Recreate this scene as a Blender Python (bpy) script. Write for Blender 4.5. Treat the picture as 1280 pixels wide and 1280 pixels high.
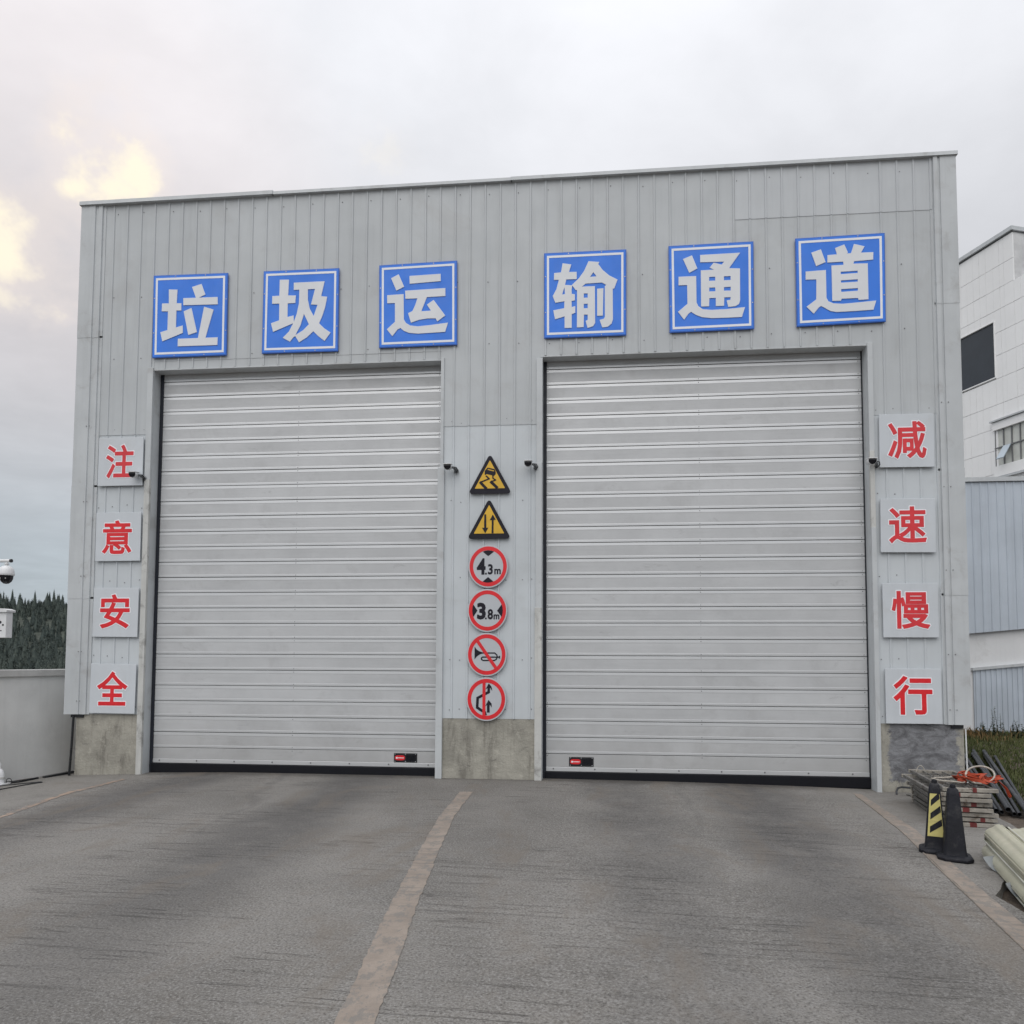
import bpy, bmesh, math, random
from mathutils import Vector, Matrix
from mathutils.geometry import delaunay_2d_cdt

for _o in list(bpy.data.objects):
    bpy.data.objects.remove(_o)
SC = bpy.context.scene
COL = SC.collection
R = math.radians
random.seed(7)

# ------------------------------------------------------------------ camera
cam_data = bpy.data.cameras.new('camera')
cam = bpy.data.objects.new('camera', cam_data)
COL.objects.link(cam)
CAM = Vector((0.0, -11.479, 1.792))
_r = Vector((0.994985, 0.099936, 0.004121))
_u = Vector((0.001480, -0.055901, 0.998435))
_f = Vector((-0.100010, 0.993422, 0.055768))
cam.matrix_world = Matrix(((_r.x, _u.x, -_f.x, CAM.x), (_r.y, _u.y, -_f.y, CAM.y), (_r.z, _u.z, -_f.z, CAM.z), (0, 0, 0, 1)))
cam_data.sensor_width = 36.0
cam_data.lens = 27.0
cam_data.shift_y = 130 / 1280
cam_data.clip_end = 3000
SC.camera = cam


# ------------------------------------------------------------------ node helper
class NG:
    def __init__(self, tree):
        self.t = tree
        tree.nodes.clear()

    def __call__(self, kind, ins=None, **props):
        n = self.t.nodes.new(kind)
        for k, v in props.items():
            setattr(n, k, v)
        for k, v in (ins or {}).items():
            s = n.inputs[k]
            if isinstance(v, bpy.types.NodeSocket):
                self.t.links.new(v, s)
            else:
                s.default_value = v
        return n

    def math(self, op, a, b=0.0, c=0.0, clamp=False):
        return self('ShaderNodeMath', {0: a, 1: b, 2: c}, operation=op, use_clamp=clamp).outputs[0]

    def noise(self, vec, scale, detail=4.0, rough=0.55, dist=0.0):
        return self('ShaderNodeTexNoise', {'Vector': vec, 'Scale': scale, 'Detail': detail, 'Roughness': rough, 'Distortion': dist}).outputs['Fac']

    def remap(self, v, a, b, c=0.0, d=1.0, smooth=True):
        return self('ShaderNodeMapRange', {'Value': v, 'From Min': a, 'From Max': b, 'To Min': c, 'To Max': d},
                    interpolation_type='SMOOTHSTEP' if smooth else 'LINEAR').outputs['Result']

    def mix(self, fac, a, b, mode='MIX'):
        n = self('ShaderNodeMix', {'Factor': fac}, data_type='RGBA', blend_type=mode)
        for k, v in ((6, a), (7, b)):
            if isinstance(v, bpy.types.NodeSocket):
                self.t.links.new(v, n.inputs[k])
            else:
                n.inputs[k].default_value = (*v[:3], 1)
        return n.outputs[2]

    def scale(self, vec, s):
        return self('ShaderNodeMapping', {'Vector': vec, 'Scale': s}).outputs[0]


# ------------------------------------------------------------------ sky
world = bpy.data.worlds.new('World')
SC.world = world
world.use_nodes = True
g = NG(world.node_tree)
SUN_EL, SUN_AZ = R(46), R(190)          # azimuth clockwise from +Y: high, behind the camera
tc = g('ShaderNodeTexCoord').outputs['Generated']
sep = g('ShaderNodeSeparateXYZ', {0: tc})
zz = g.math('MAXIMUM', sep.outputs['Z'], 0.0)
sky = g('ShaderNodeTexSky', sky_type='NISHITA', sun_disc=False, sun_elevation=SUN_EL, sun_rotation=SUN_AZ, dust_density=3.0)
# overcast deck: brighter towards the zenith, broken by soft cloud
inv = g.math('DIVIDE', 1.0, g.math('ADD', zz, 0.12))
plane = g('ShaderNodeVectorMath', {0: tc, 'Scale': inv}, operation='SCALE').outputs[0]
flat = g.scale(plane, (1, 1, 0))
deck = g.math('ADD', g.math('MULTIPLY_ADD', zz, 4.2, 3.9), g.math('MULTIPLY', g.math('POWER', zz, 3.0), 4.9))
n1 = g.noise(flat, 1.1, 5, 0.55, 0.5)
n2 = g.noise(flat, 3.0, 6, 0.6, 0.3)
soft = g.math('ADD', g.math('MULTIPLY', n1, 0.7), g.math('MULTIPLY', n2, 0.3))
var = g.remap(soft, 0.34, 0.66, 0.90, 1.08)
val = g.math('MULTIPLY', deck, var)
tint = g.mix(g.remap(sep.outputs['Z'], 0.05, 0.42), (0.885, 0.99, 1.075), (0.98, 0.99, 1.03))
cloud = g('ShaderNodeVectorMath', {0: tint, 'Scale': val}, operation='SCALE').outputs[0]
# the sunset side: warm light coming through thin places in the deck
nw = g('ShaderNodeTexNoise', {'Vector': tc, 'Scale': 9.0, 'Detail': 5.0, 'Roughness': 0.6}).outputs['Color']
wv = g('ShaderNodeVectorMath', {0: nw, 1: (0.5, 0.5, 0.5)}, operation='SUBTRACT').outputs[0]
wd_ = g('ShaderNodeVectorMath', {0: g('ShaderNodeVectorMath', {0: wv, 'Scale': 0.20}, operation='SCALE').outputs[0], 1: tc}, operation='ADD').outputs[0]
dotp = g('ShaderNodeVectorMath', {0: tc, 1: (-0.56, 0.70, 0.44)}, operation='DOT_PRODUCT').outputs['Value']
pink = g.math('MULTIPLY', g.remap(dotp, 0.93, 0.995), 0.55)
cloud = g.mix(pink, cloud, g.mix(1.0, cloud, (1.12, 1.0, 0.95), 'MULTIPLY'))
for cen, rad, amt in (((-0.580, 0.692, 0.432), 0.050, 0.75), ((-0.487, 0.716, 0.500), 0.042, 0.75), ((-0.596, 0.712, 0.372), 0.035, 0.4), ((-0.226, 0.800, 0.552), 0.03, 0.12)):
    dd = g('ShaderNodeVectorMath', {0: wd_, 1: cen}, operation='DISTANCE').outputs['Value']
    cloud = g.mix(g.math('MULTIPLY', g.remap(dd, rad * 1.9, rad * 0.5), amt * 0.5), cloud, (8.2, 7.2, 6.5))
    cloud = g.mix(g.math('MULTIPLY', g.remap(dd, rad, rad * 0.25), amt), cloud, (9.6, 8.7, 6.6))
deckmix = g.mix(0.93, sky.outputs[0], cloud)
bg = g('ShaderNodeBackground', {'Color': deckmix, 'Strength': 0.1})
g.t.links.new(bg.outputs[0], g('ShaderNodeOutputWorld').inputs[0])

# ------------------------------------------------------------------ very soft front lamp, added for the brighter sky facing the wall
front_sky_data = bpy.data.lights.new('front_sky_lamp', 'SUN')
front_sky_data.energy = 0.8
front_sky_data.angle = R(60)
front_sky_data.color = (1.0, 0.97, 0.93)
front_sky_lamp = bpy.data.objects.new('front_sky_lamp', front_sky_data)
COL.objects.link(front_sky_lamp)
_d = Vector((math.sin(SUN_AZ) * math.cos(SUN_EL), math.cos(SUN_AZ) * math.cos(SUN_EL), math.sin(SUN_EL)))
front_sky_lamp.rotation_euler = _d.to_track_quat('Z', 'Y').to_euler()

SC.view_settings.view_transform = 'Standard'
SC.view_settings.look = 'None'
SC.view_settings.exposure = 0.34
SC.view_settings.gamma = 1.0
SC.cycles.max_bounces = 6
SC.cycles.diffuse_bounces = 3
SC.cycles.glossy_bounces = 3


# ------------------------------------------------------------------ object helpers
def tag(o, label=None, cat=None, group=None, kind=None):
    for k, v in (('label', label), ('category', cat), ('group', group), ('kind', kind)):
        if v:
            o[k] = v
    return o


def thing(name, label, cat, loc=(0, 0, 0), group=None):
    o = bpy.data.objects.new(name, None)
    o.empty_display_size = 0.2
    COL.objects.link(o)
    o.location = loc
    return tag(o, label, cat, group)


def origin_of(p):
    v = Vector((0, 0, 0))
    while p is not None:
        v += p.location
        p = p.parent
    return v


class MB:
    """collects geometry in world coordinates, then links it as one mesh object"""

    def __init__(self):
        self.v, self.f, self.mi, self.cur = [], [], [], 0

    def add(self, vs, fs):
        b = len(self.v)
        self.v += [tuple(p) for p in vs]
        self.f += [tuple(i + b for i in q) for q in fs]
        self.mi += [self.cur] * len(fs)
        return self

    def box(self, x0, x1, y0, y1, z0, z1):
        return self.add([(x0, y0, z0), (x1, y0, z0), (x1, y1, z0), (x0, y1, z0), (x0, y0, z1), (x1, y0, z1), (x1, y1, z1), (x0, y1, z1)],
                        [(0, 3, 2, 1), (4, 5, 6, 7), (0, 1, 5, 4), (1, 2, 6, 5), (2, 3, 7, 6), (3, 0, 4, 7)])

    def obox(self, c, ax, ay, az, hx, hy, hz):
        c, ax, ay, az = Vector(c), Vector(ax).normalized(), Vector(ay).normalized(), Vector(az).normalized()
        vs = [c + ax * hx * i + ay * hy * j + az * hz * k for k in (-1, 1) for i, j in ((-1, -1), (1, -1), (1, 1), (-1, 1))]
        return self.add(vs, [(0, 3, 2, 1), (4, 5, 6, 7), (0, 1, 5, 4), (1, 2, 6, 5), (2, 3, 7, 6), (3, 0, 4, 7)])

    def prism(self, poly, fn, a, b):
        """poly: 2D outline (ccw); fn(u, v, w) gives a 3D point; w runs from a to b"""
        n = len(poly)
        vs = [fn(u, v, a) for u, v in poly] + [fn(u, v, b) for u, v in poly]
        fs = [tuple(range(n))[::-1], tuple(range(n, 2 * n))] + [(i, (i + 1) % n, n + (i + 1) % n, n + i) for i in range(n)]
        return self.add(vs, fs)

    def tube(self, pts, r, n=8, caps=True, hollow=0.0):
        pts = [Vector(p) for p in pts]
        rs = r if isinstance(r, (list, tuple)) else [r] * len(pts)
        vs, fs, up = [], [], None
        for i, p in enumerate(pts):
            t = (pts[min(i + 1, len(pts) - 1)] - pts[max(i - 1, 0)]).normalized()
            if up is None:
                up = t.orthogonal().normalized()
            up = (up - t * up.dot(t)).normalized()
            s = t.cross(up)
            for k in range(n):
                a = 2 * math.pi * k / n
                vs.append(p + (up * math.cos(a) + s * math.sin(a)) * rs[i])
        for i in range(len(pts) - 1):
            for k in range(n):
                k2 = (k + 1) % n
                fs.append((i * n + k, i * n + k2, (i + 1) * n + k2, (i + 1) * n + k))
        if caps and not hollow:
            fs.append(tuple(range(n))[::-1])
            fs.append(tuple(range((len(pts) - 1) * n, len(pts) * n)))
        self.add(vs, fs)
        if hollow:
            for idx, sgn in ((0, 1), (len(pts) - 1, -1)):
                t = (pts[1] - pts[0]).normalized() if idx == 0 else (pts[-1] - pts[-2]).normalized()
                c = pts[idx]
                ring = [Vector(vs[idx * n + k]) for k in range(n)]
                inner = [c + (q - c) * hollow for q in ring]
                deep = [q + t * sgn * rs[idx] * 5 for q in inner]
                fq = []
                for k in range(n):
                    k2 = (k + 1) % n
                    fq += [(k, k2, n + k2, n + k), (n + k, n + k2, 2 * n + k2, 2 * n + k)]
                fq.append(tuple(range(2 * n, 3 * n)))
                self.add(ring + inner + deep, fq)
        return self

    def lathe(self, prof, c, n=20, axis='Z'):
        c = Vector(c)
        ax = {'Z': (Vector((1, 0, 0)), Vector((0, 1, 0)), Vector((0, 0, 1))), 'Y': (Vector((1, 0, 0)), Vector((0, 0, 1)), Vector((0, -1, 0))),
              'X': (Vector((0, 1, 0)), Vector((0, 0, 1)), Vector((1, 0, 0)))}[axis] if isinstance(axis, str) else axis
        vs = [c + (ax[0] * math.cos(2 * math.pi * k / n) + ax[1] * math.sin(2 * math.pi * k / n)) * r + ax[2] * h for r, h in prof for k in range(n)]
        fs = [(i * n + k, i * n + (k + 1) % n, (i + 1) * n + (k + 1) % n, (i + 1) * n + k) for i in range(len(prof) - 1) for k in range(n)]
        if prof[0][0] > 1e-5:
            fs.append(tuple(range(n))[::-1])
        if prof[-1][0] > 1e-5:
            fs.append(tuple(range((len(prof) - 1) * n, len(prof) * n)))
        return self.add(vs, fs)

    def build(self, name, mats, parent=None, smooth=False, bevel=0.0, kind=None, recalc=True):
        me = bpy.data.meshes.new(name)
        L = origin_of(parent)
        me.from_pydata([(x - L.x, y - L.y, z - L.z) for x, y, z in self.v], [], self.f)
        mats = mats if isinstance(mats, (list, tuple)) else [mats]
        for m in mats:
            me.materials.append(m)
        if len(mats) > 1:
            me.polygons.foreach_set('material_index', self.mi)
        if recalc or bevel:
            bm = bmesh.new()
            bm.from_mesh(me)
            if bevel:
                bmesh.ops.remove_doubles(bm, verts=bm.verts, dist=1e-5)
                bmesh.ops.recalc_face_normals(bm, faces=bm.faces)
                es = [e for e in bm.edges if e.is_manifold and e.calc_face_angle(0) > 0.5]
                bmesh.ops.bevel(bm, geom=es, offset=bevel, segments=2, affect='EDGES', profile=0.5, clamp_overlap=True)
            bmesh.ops.recalc_face_normals(bm, faces=bm.faces)
            bm.to_mesh(me)
            bm.free()
        if smooth:
            me.polygons.foreach_set('use_smooth', [True] * len(me.polygons))
            me.set_sharp_from_angle(angle=R(40))
        me.update()
        o = bpy.data.objects.new(name, me)
        COL.objects.link(o)
        if parent:
            o.parent = parent
        if kind:
            o['kind'] = kind
        return o


def copy_tree(o, parent=None):
    c = o.copy()
    COL.objects.link(c)
    c.parent = parent
    for ch in o.children:
        copy_tree(ch, c)
    return c


def instance(src_mesh, name, loc, parent, rot=None):
    o = bpy.data.objects.new(name, src_mesh)
    COL.objects.link(o)
    o.parent = parent
    o.location = Vector(loc) - origin_of(parent)
    if rot:
        o.rotation_euler = rot
    return o


# ------------------------------------------------------------------ materials
def srgb(r, gg, b):
    return tuple(((c / 255) / 12.92 if c <= 10 else (((c / 255) + 0.055) / 1.055) ** 2.4) for c in (r, gg, b))


def new_mat(name):
    m = bpy.data.materials.new(name)
    m.use_nodes = True
    q = NG(m.node_tree)
    out = q('ShaderNodeOutputMaterial')
    b = q('ShaderNodeBsdfPrincipled')
    q.t.links.new(b.outputs[0], out.inputs[0])
    pos = q('ShaderNodeNewGeometry').outputs['Position']
    return m, q, b, pos


def surf(name, col, rough=0.5, *a_, piece=0.0, splash=0.0, **k_):
    m = _surf(name, col, rough, *a_, **k_)
    if piece or splash:
        # every piece is a shade of its own; road dirt splashed up from the ground
        q = NG.__new__(NG)
        q.t = m.node_tree
        b = next(n for n in q.t.nodes if n.type == 'BSDF_PRINCIPLED')
        src = b.inputs['Base Color'].links[0].from_socket
        rnd = q('ShaderNodeObjectInfo').outputs['Random']
        c = q.mix(q.math('MULTIPLY', rnd, 1.0), q.mix(1.0, src, (1 - piece,) * 3, 'MULTIPLY'), q.mix(1.0, src, (1 + piece,) * 3, 'MULTIPLY'))
        if splash:
            pos = q('ShaderNodeNewGeometry').outputs['Position']
            z = q('ShaderNodeSeparateXYZ', {0: pos}).outputs[2]
            n = q.noise(pos, 3.5, 6, 0.7)
            f = q.math('MULTIPLY', q.remap(q.math('ADD', z, q.math('MULTIPLY', n, 1.2)), 1.9, 0.5), splash)
            c = q.mix(f, c, (0.27, 0.255, 0.235))
            sm = q.math('MULTIPLY', q.remap(q.noise(q.scale(pos, (1.6, 1, 4)), 1.0, 6, 0.75, 0.5), 0.60, 0.70), 0.35)
            c = q.mix(sm, c, (0.30, 0.30, 0.30))
        q.t.links.new(c, b.inputs['Base Color'])
    return m


def _surf(name, col, rough=0.5, metal=0.0, var=0.12, vscale=2.0, streak=0.0, grime=None, gfac=0.0, gscale=1.4, bump=0.0, bscale=60.0, wave=0.0, spec=0.5, rvar=0.1, stretch=(9, 9, 0.5)):
    """painted or plain surface with uneven colour, streaks, grime of its own shape and fine relief"""
    m, q, b, pos = new_mat(name)
    n = q.noise(pos, vscale, 5, 0.6)
    dark = tuple(c * (1 - var) for c in col)
    lite = tuple(min(1, c * (1 + var)) for c in col)
    c = q.mix(q.remap(n, 0.3, 0.7), dark, lite)
    if streak:
        s = q.noise(q.scale(pos, stretch), 1.0, 4, 0.65)
        c = q.mix(q.math('MULTIPLY', q.remap(s, 0.45, 0.75), streak), c, tuple(k * 0.62 for k in col))
    if grime:
        s = q.noise(pos, gscale, 6, 0.68, 0.4)
        c = q.mix(q.math('MULTIPLY', q.remap(s, 0.52, 0.7), gfac), c, grime)
    q.t.links.new(c, b.inputs['Base Color'])
    q.t.links.new(q.remap(q.noise(pos, vscale * 3, 4), 0.3, 0.7, max(0.02, rough - rvar), min(1, rough + rvar)), b.inputs['Roughness'])
    b.inputs['Metallic'].default_value = metal
    b.inputs['Specular IOR Level'].default_value = spec
    if bump or wave:
        h = q.noise(pos, bscale, 5, 0.65)
        dist = bump
        if wave:
            h2 = q.noise(pos, 1.3, 2, 0.5)
            h = q.math('ADD', q.math('MULTIPLY', h, bump), q.math('MULTIPLY', h2, wave))
            dist = 1.0
        bp = q('ShaderNodeBump', {'Height': h, 'Strength': 1.0, 'Distance': dist})
        q.t.links.new(bp.outputs[0], b.inputs['Normal'])
    return m


M = {}
M['clad'] = surf('grey_cladding_paint', (0.500, 0.525, 0.540), 0.46, 0.0, 0.05, 0.7, streak=0.22, grime=(0.38, 0.38, 0.375), gfac=0.3, gscale=1.1, wave=0.012, spec=0.4)
M['clad_mid'] = surf('newer_cladding_paint', (0.525, 0.55, 0.57), 0.44, 0.0, 0.05, 0.7, streak=0.14, wave=0.012, spec=0.4)
M['clad_lite'] = surf('pale_cladding_paint', (0.56, 0.595, 0.62), 0.42, 0.0, 0.05, 0.8, streak=0.08, grime=(0.36, 0.36, 0.35), gfac=0.2, wave=0.012, spec=0.4)
M['trim'] = surf('trim_paint', (0.53, 0.555, 0.57), 0.42, 0.0, 0.06, 1.2, streak=0.2, grime=(0.24, 0.22, 0.2), gfac=0.3, gscale=2.2, wave=0.01, spec=0.4)
M['trim_worn'] = surf('worn_trim_paint', (0.56, 0.565, 0.545), 0.5, 0.0, 0.08, 2.0, streak=0.35, grime=(0.13, 0.12, 0.11), gfac=0.6, gscale=3.5, bump=0.003, bscale=25)
M['slat'] = surf('brushed_aluminium_slat', (0.52, 0.53, 0.54), 0.48, 0.1, 0.06, 1.2, streak=0.16, stretch=(0.7, 9, 16), grime=(0.35, 0.35, 0.35), gfac=0.25, gscale=2.0, rvar=0.06, piece=0.035, splash=0.30)
M['slat_rail'] = surf('bright_aluminium_rail', (0.64, 0.65, 0.66), 0.38, 0.45, 0.03, 1.6, rvar=0.02)
M['slat_dark'] = surf('door_backing_metal', (0.10, 0.105, 0.11), 0.6)
M['rubber'] = surf('black_rubber', (0.006, 0.0065, 0.010), 0.6, spec=0.25, bump=0.002, bscale=80)
M['gap'] = surf('dark_blue_guide', (0.010, 0.013, 0.022), 0.55)
M['black'] = surf('black_plastic', (0.012, 0.013, 0.016), 0.35)
M['glassblack'] = surf('black_glass', (0.006, 0.007, 0.011), 0.12, rvar=0.03)
M['whitepl'] = surf('white_plastic', (0.72, 0.73, 0.74), 0.35, var=0.04, grime=(0.5, 0.49, 0.46), gfac=0.2)
M['screw'] = surf('screw_metal', (0.20, 0.20, 0.21), 0.45, 0.3)
M['zincscrew'] = surf('zinc_screw', (0.5, 0.5, 0.52), 0.35, 0.7)
M['sblue'] = surf('sign_blue', (0.034, 0.205, 0.80), 0.38, var=0.06, vscale=1.5, streak=0.12, wave=0.006, grime=(0.05, 0.2, 0.68), gfac=0.3, spec=0.4)
M['sblue_edge'] = surf('sign_blue_rim', (0.02, 0.125, 0.54), 0.4, var=0.06)
M['swhite'] = surf('sign_reflective_white', (0.74, 0.76, 0.79), 0.42, var=0.03, spec=0.3)
M['sline'] = surf('sign_white_line', (0.84, 0.86, 0.90), 0.4, var=0.03, spec=0.3)
M['plate'] = surf('grey_sign_plate', (0.585, 0.62, 0.655), 0.4, var=0.03, vscale=1.5, grime=(0.48, 0.48, 0.47), gfac=0.3, streak=0.12, wave=0.006)
M['sred'] = surf('sign_red_faded', (0.68, 0.036, 0.046), 0.4, var=0.08, vscale=6)
M['sred2'] = surf('sign_red', (0.72, 0.018, 0.026), 0.4, var=0.06, vscale=6)
M['syellow'] = surf('sign_yellow', (0.70, 0.42, 0.03), 0.4, var=0.06, vscale=5)
M['sblack'] = surf('sign_black', (0.013, 0.012, 0.020), 0.5, spec=0.25, var=0.15, vscale=6)
M['tailwhite'] = surf('sign_panel_white', (0.50, 0.52, 0.55), 0.38, var=0.03)


def concrete(name, col, patch=None):
    m, q, b, pos = new_mat(name)
    n = q.noise(pos, 2.2, 8, 0.65)
    c = q.mix(q.remap(n, 0.3, 0.7), tuple(k * 0.78 for k in col), tuple(k * 1.15 for k in col))
    st = q.noise(q.scale(pos, (5, 5, 0.9)), 1.0, 6, 0.7, 0.4)
    c = q.mix(q.math('MULTIPLY', q.remap(st, 0.5, 0.68), 0.55), c, (0.115, 0.105, 0.09))
    sp = q.noise(q.scale(pos, (4, 4, 7)), 1.0, 5, 0.75, 0.6)
    c = q.mix(q.math('MULTIPLY', q.remap(sp, 0.60, 0.68), 0.45), c, (0.09, 0.088, 0.085))
    li = q.noise(pos, 9, 5, 0.7)
    c = q.mix(q.math('MULTIPLY', q.remap(li, 0.56, 0.7), 0.4), c, tuple(min(1, k * 1.6) for k in col))
    h = q.math('ADD', q.math('MULTIPLY', q.noise(pos, 30, 6, 0.7), 0.012), q.math('MULTIPLY', q.noise(q.scale(pos, (3, 3, 5)), 1.6, 4, 0.6), 0.012))
    if patch:            # trowelled cement repair with its own ragged outline
        s = q('ShaderNodeSeparateXYZ', {0: pos})
        w = q.math('MULTIPLY', q.math('SUBTRACT', q.noise(pos, 4.0, 7, 0.75), 0.5), 0.9)
        dx = q.math('DIVIDE', q.math('ABSOLUTE', q.math('SUBTRACT', s.outputs[0], patch[0])), patch[2])
        dz = q.math('DIVIDE', q.math('ABSOLUTE', q.math('SUBTRACT', s.outputs[2], patch[1])), patch[3])
        k = q.math('ADD', q.math('MAXIMUM', dx, dz), w)
        pm = q.remap(k, 1.0, 0.90)
        pn = q.noise(q.scale(pos, (3, 3, 5)), 1.3, 7, 0.7, 0.8)
        pc = q.mix(q.remap(pn, 0.34, 0.68), (0.115, 0.115, 0.122), (0.27, 0.275, 0.29))
        c = q.mix(pm, c, pc)
    q.t.links.new(c, b.inputs['Base Color'])
    b.inputs['Roughness'].default_value = 0.9
    bp = q('ShaderNodeBump', {'Height': h, 'Strength': 0.9, 'Distance': 1.0})
    q.t.links.new(bp.outputs[0], b.inputs['Normal'])
    return m


def road_material():
    m, q, b, pos = new_mat('broomed_concrete_road')
    s = q('ShaderNodeSeparateXYZ', {0: pos})
    X, Y = s.outputs[0], s.outputs[1]
    grain = q.noise(pos, 62, 2, 0.75)
    grain2 = q.noise(pos, 24, 2, 0.7)
    fine = q.noise(pos, 7, 4, 0.7)
    big = q.noise(pos, 0.55, 4, 0.62, 0.3)
    c = q.mix(q.remap(big, 0.3, 0.7), (0.138, 0.130, 0.118), (0.225, 0.213, 0.195))
    c = q.mix(q.math('MULTIPLY', q.remap(fine, 0.35, 0.7), 0.4), c, (0.21, 0.203, 0.195))
    c = q.mix(q.math('MULTIPLY', q.remap(grain, 0.50, 0.66), 0.7), c, (0.31, 0.302, 0.29))
    c = q.mix(q.math('MULTIPLY', q.remap(grain, 0.47, 0.33), 0.7), c, (0.06, 0.056, 0.052))
    c = q.mix(q.math('MULTIPLY', q.remap(grain2, 0.53, 0.68), 0.25), c, (0.28, 0.275, 0.265))
    c = q.mix(q.math('MULTIPLY', q.remap(grain2, 0.46, 0.32), 0.25), c, (0.07, 0.067, 0.064))
    # drag marks left by the broom, across the direction of travel
    warp = q.math('MULTIPLY', q.math('SUBTRACT', q.noise(pos, 0.6, 2), 0.5), 0.09)
    yy = q.math('ADD', q.math('ADD', Y, warp), q.math('MULTIPLY', X, 0.05))
    comb = q('ShaderNodeCombineXYZ', {0: q.math('MULTIPLY', X, 0.6), 1: q.math('MULTIPLY', yy, 17.0), 2: 0.0}).outputs[0]
    lines = q.noise(comb, 1.0, 2, 0.6)
    keep = q.remap(q.noise(pos, 0.7, 3, 0.6), 0.42, 0.58)
    groove = q.math('MULTIPLY', q.math('MULTIPLY', q.remap(lines, 0.585, 0.603), q.remap(lines, 0.630, 0.610)), keep)
    c = q.mix(q.math('MULTIPLY', groove, 0.6), c, (0.055, 0.050, 0.046))
    fl = q.noise(q('ShaderNodeCombineXYZ', {0: q.math('MULTIPLY', X, 2.6), 1: q.math('MULTIPLY', yy, 38.0), 2: 0.0}).outputs[0], 1.0, 2, 0.7)
    c = q.mix(q.math('MULTIPLY', q.remap(fl, 0.55, 0.72), 0.22), c, (0.27, 0.265, 0.255))
    c = q.mix(q.math('MULTIPLY', q.remap(fl, 0.42, 0.3), 0.15), c, (0.075, 0.072, 0.07))

    # rubber and oil worn into the wheel paths, heavier towards the doors
    def band(x_at_door, dx, width, amount):
        xc = q.math('ADD', q.math('MULTIPLY', Y, dx), x_at_door)
        wob = q.math('MULTIPLY', q.math('SUBTRACT', q.noise(pos, 0.7, 2), 0.5), 0.9)
        d = q.math('ABSOLUTE', q.math('ADD', q.math('SUBTRACT', X, xc), wob))
        return q.math('MULTIPLY', q.remap(d, width, width * 0.15), amount)
    fade = q.remap(Y, -11.0, -2.0, 0.35, 1.0)
    dk = band(-5.85, 0.05, 0.85, 0.9)
    for a in ((-3.45, -0.05, 0.80, 0.9), (0.40, -0.03, 0.75, 0.7), (2.30, 0.08, 0.85, 0.95), (-4.7, -0.22, 0.10, 0.35), (1.3, 0.06, 0.09, 0.3)):
        dk = q.math('MAXIMUM', dk, band(*a))
    dk = q.math('MULTIPLY', q.math('MULTIPLY', dk, fade), q.remap(q.noise(pos, 2.5, 5, 0.65), 0.25, 0.6, 0.55, 1.0))
    c = q.mix(q.math('MULTIPLY', dk, 0.62), c, (0.062, 0.060, 0.061))
    # dirt gathered where the concrete meets the building
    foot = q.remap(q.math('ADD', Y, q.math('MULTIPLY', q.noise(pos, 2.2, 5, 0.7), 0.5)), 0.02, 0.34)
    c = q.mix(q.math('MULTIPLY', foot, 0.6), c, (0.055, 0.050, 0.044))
    # brown mud smears
    mud = q.math('MULTIPLY', q.remap(q.noise(q.scale(pos, (1.7, 0.7, 1)), 0.9, 5, 0.7, 0.6), 0.50, 0.70), 0.55)
    c = q.mix(mud, c, (0.165, 0.142, 0.118))
    # pale, less driven concrete beside the right-hand line and by the left wall
    pale = q.math('MULTIPLY', q.remap(X, 3.0, 3.6), 0.6)
    pale2 = q.math('MULTIPLY', q.remap(X, -6.6, -7.2), 0.7)
    pl = q.math('MULTIPLY', q.math('MAXIMUM', pale, pale2), q.remap(q.noise(pos, 3.0, 6, 0.7), 0.3, 0.6, 0.4, 1.0))
    c = q.mix(pl, c, (0.25, 0.24, 0.222))
    q.t.links.new(c, b.inputs['Base Color'])
    q.t.links.new(q.remap(fine, 0.3, 0.7, 0.78, 0.95), b.inputs['Roughness'])
    b.inputs['Specular IOR Level'].default_value = 0.3
    h = q.math('SUBTRACT', q.math('ADD', q.math('MULTIPLY', grain, 0.010), q.math('MULTIPLY', grain2, 0.008)), q.math('MULTIPLY', groove, 0.008))
    bp = q('ShaderNodeBump', {'Height': h, 'Strength': 0.8, 'Distance': 1.0})
    q.t.links.new(bp.outputs[0], b.inputs['Normal'])
    return m


def worn_paint(name, col, keep=0.5):
    m, q, b, pos = new_mat(name)
    n = q.noise(pos, 3.0, 6, 0.7)
    comb = q.scale(pos, (1.2, 15.0, 1.0))
    ln = q.noise(comb, 1.0, 4, 0.7)
    c = q.mix(q.remap(n, 0.3, 0.7), tuple(k * 0.82 for k in col), tuple(k * 1.12 for k in col))
    c = q.mix(q.math('MULTIPLY', q.remap(ln, 0.52, 0.66), keep), c, (0.12, 0.11, 0.1))
    chip = q.noise(q.scale(pos, (1, 0.6, 1)), 11, 6, 0.75)
    c = q.mix(q.math('MULTIPLY', q.remap(chip, 0.50, 0.57), keep * 1.3), c, (0.17, 0.163, 0.152))
    gr = q.noise(pos, 90, 2, 0.6)
    c = q.mix(q.math('MULTIPLY', q.remap(gr, 0.55, 0.75), 0.3), c, (0.12, 0.115, 0.11))
    q.t.links.new(c, b.inputs['Base Color'])
    b.inputs['Roughness'].default_value = 0.85
    bp = q('ShaderNodeBump', {'Height': gr, 'Strength': 0.5, 'Distance': 0.004})
    q.t.links.new(bp.outputs[0], b.inputs['Normal'])
    return m


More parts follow.
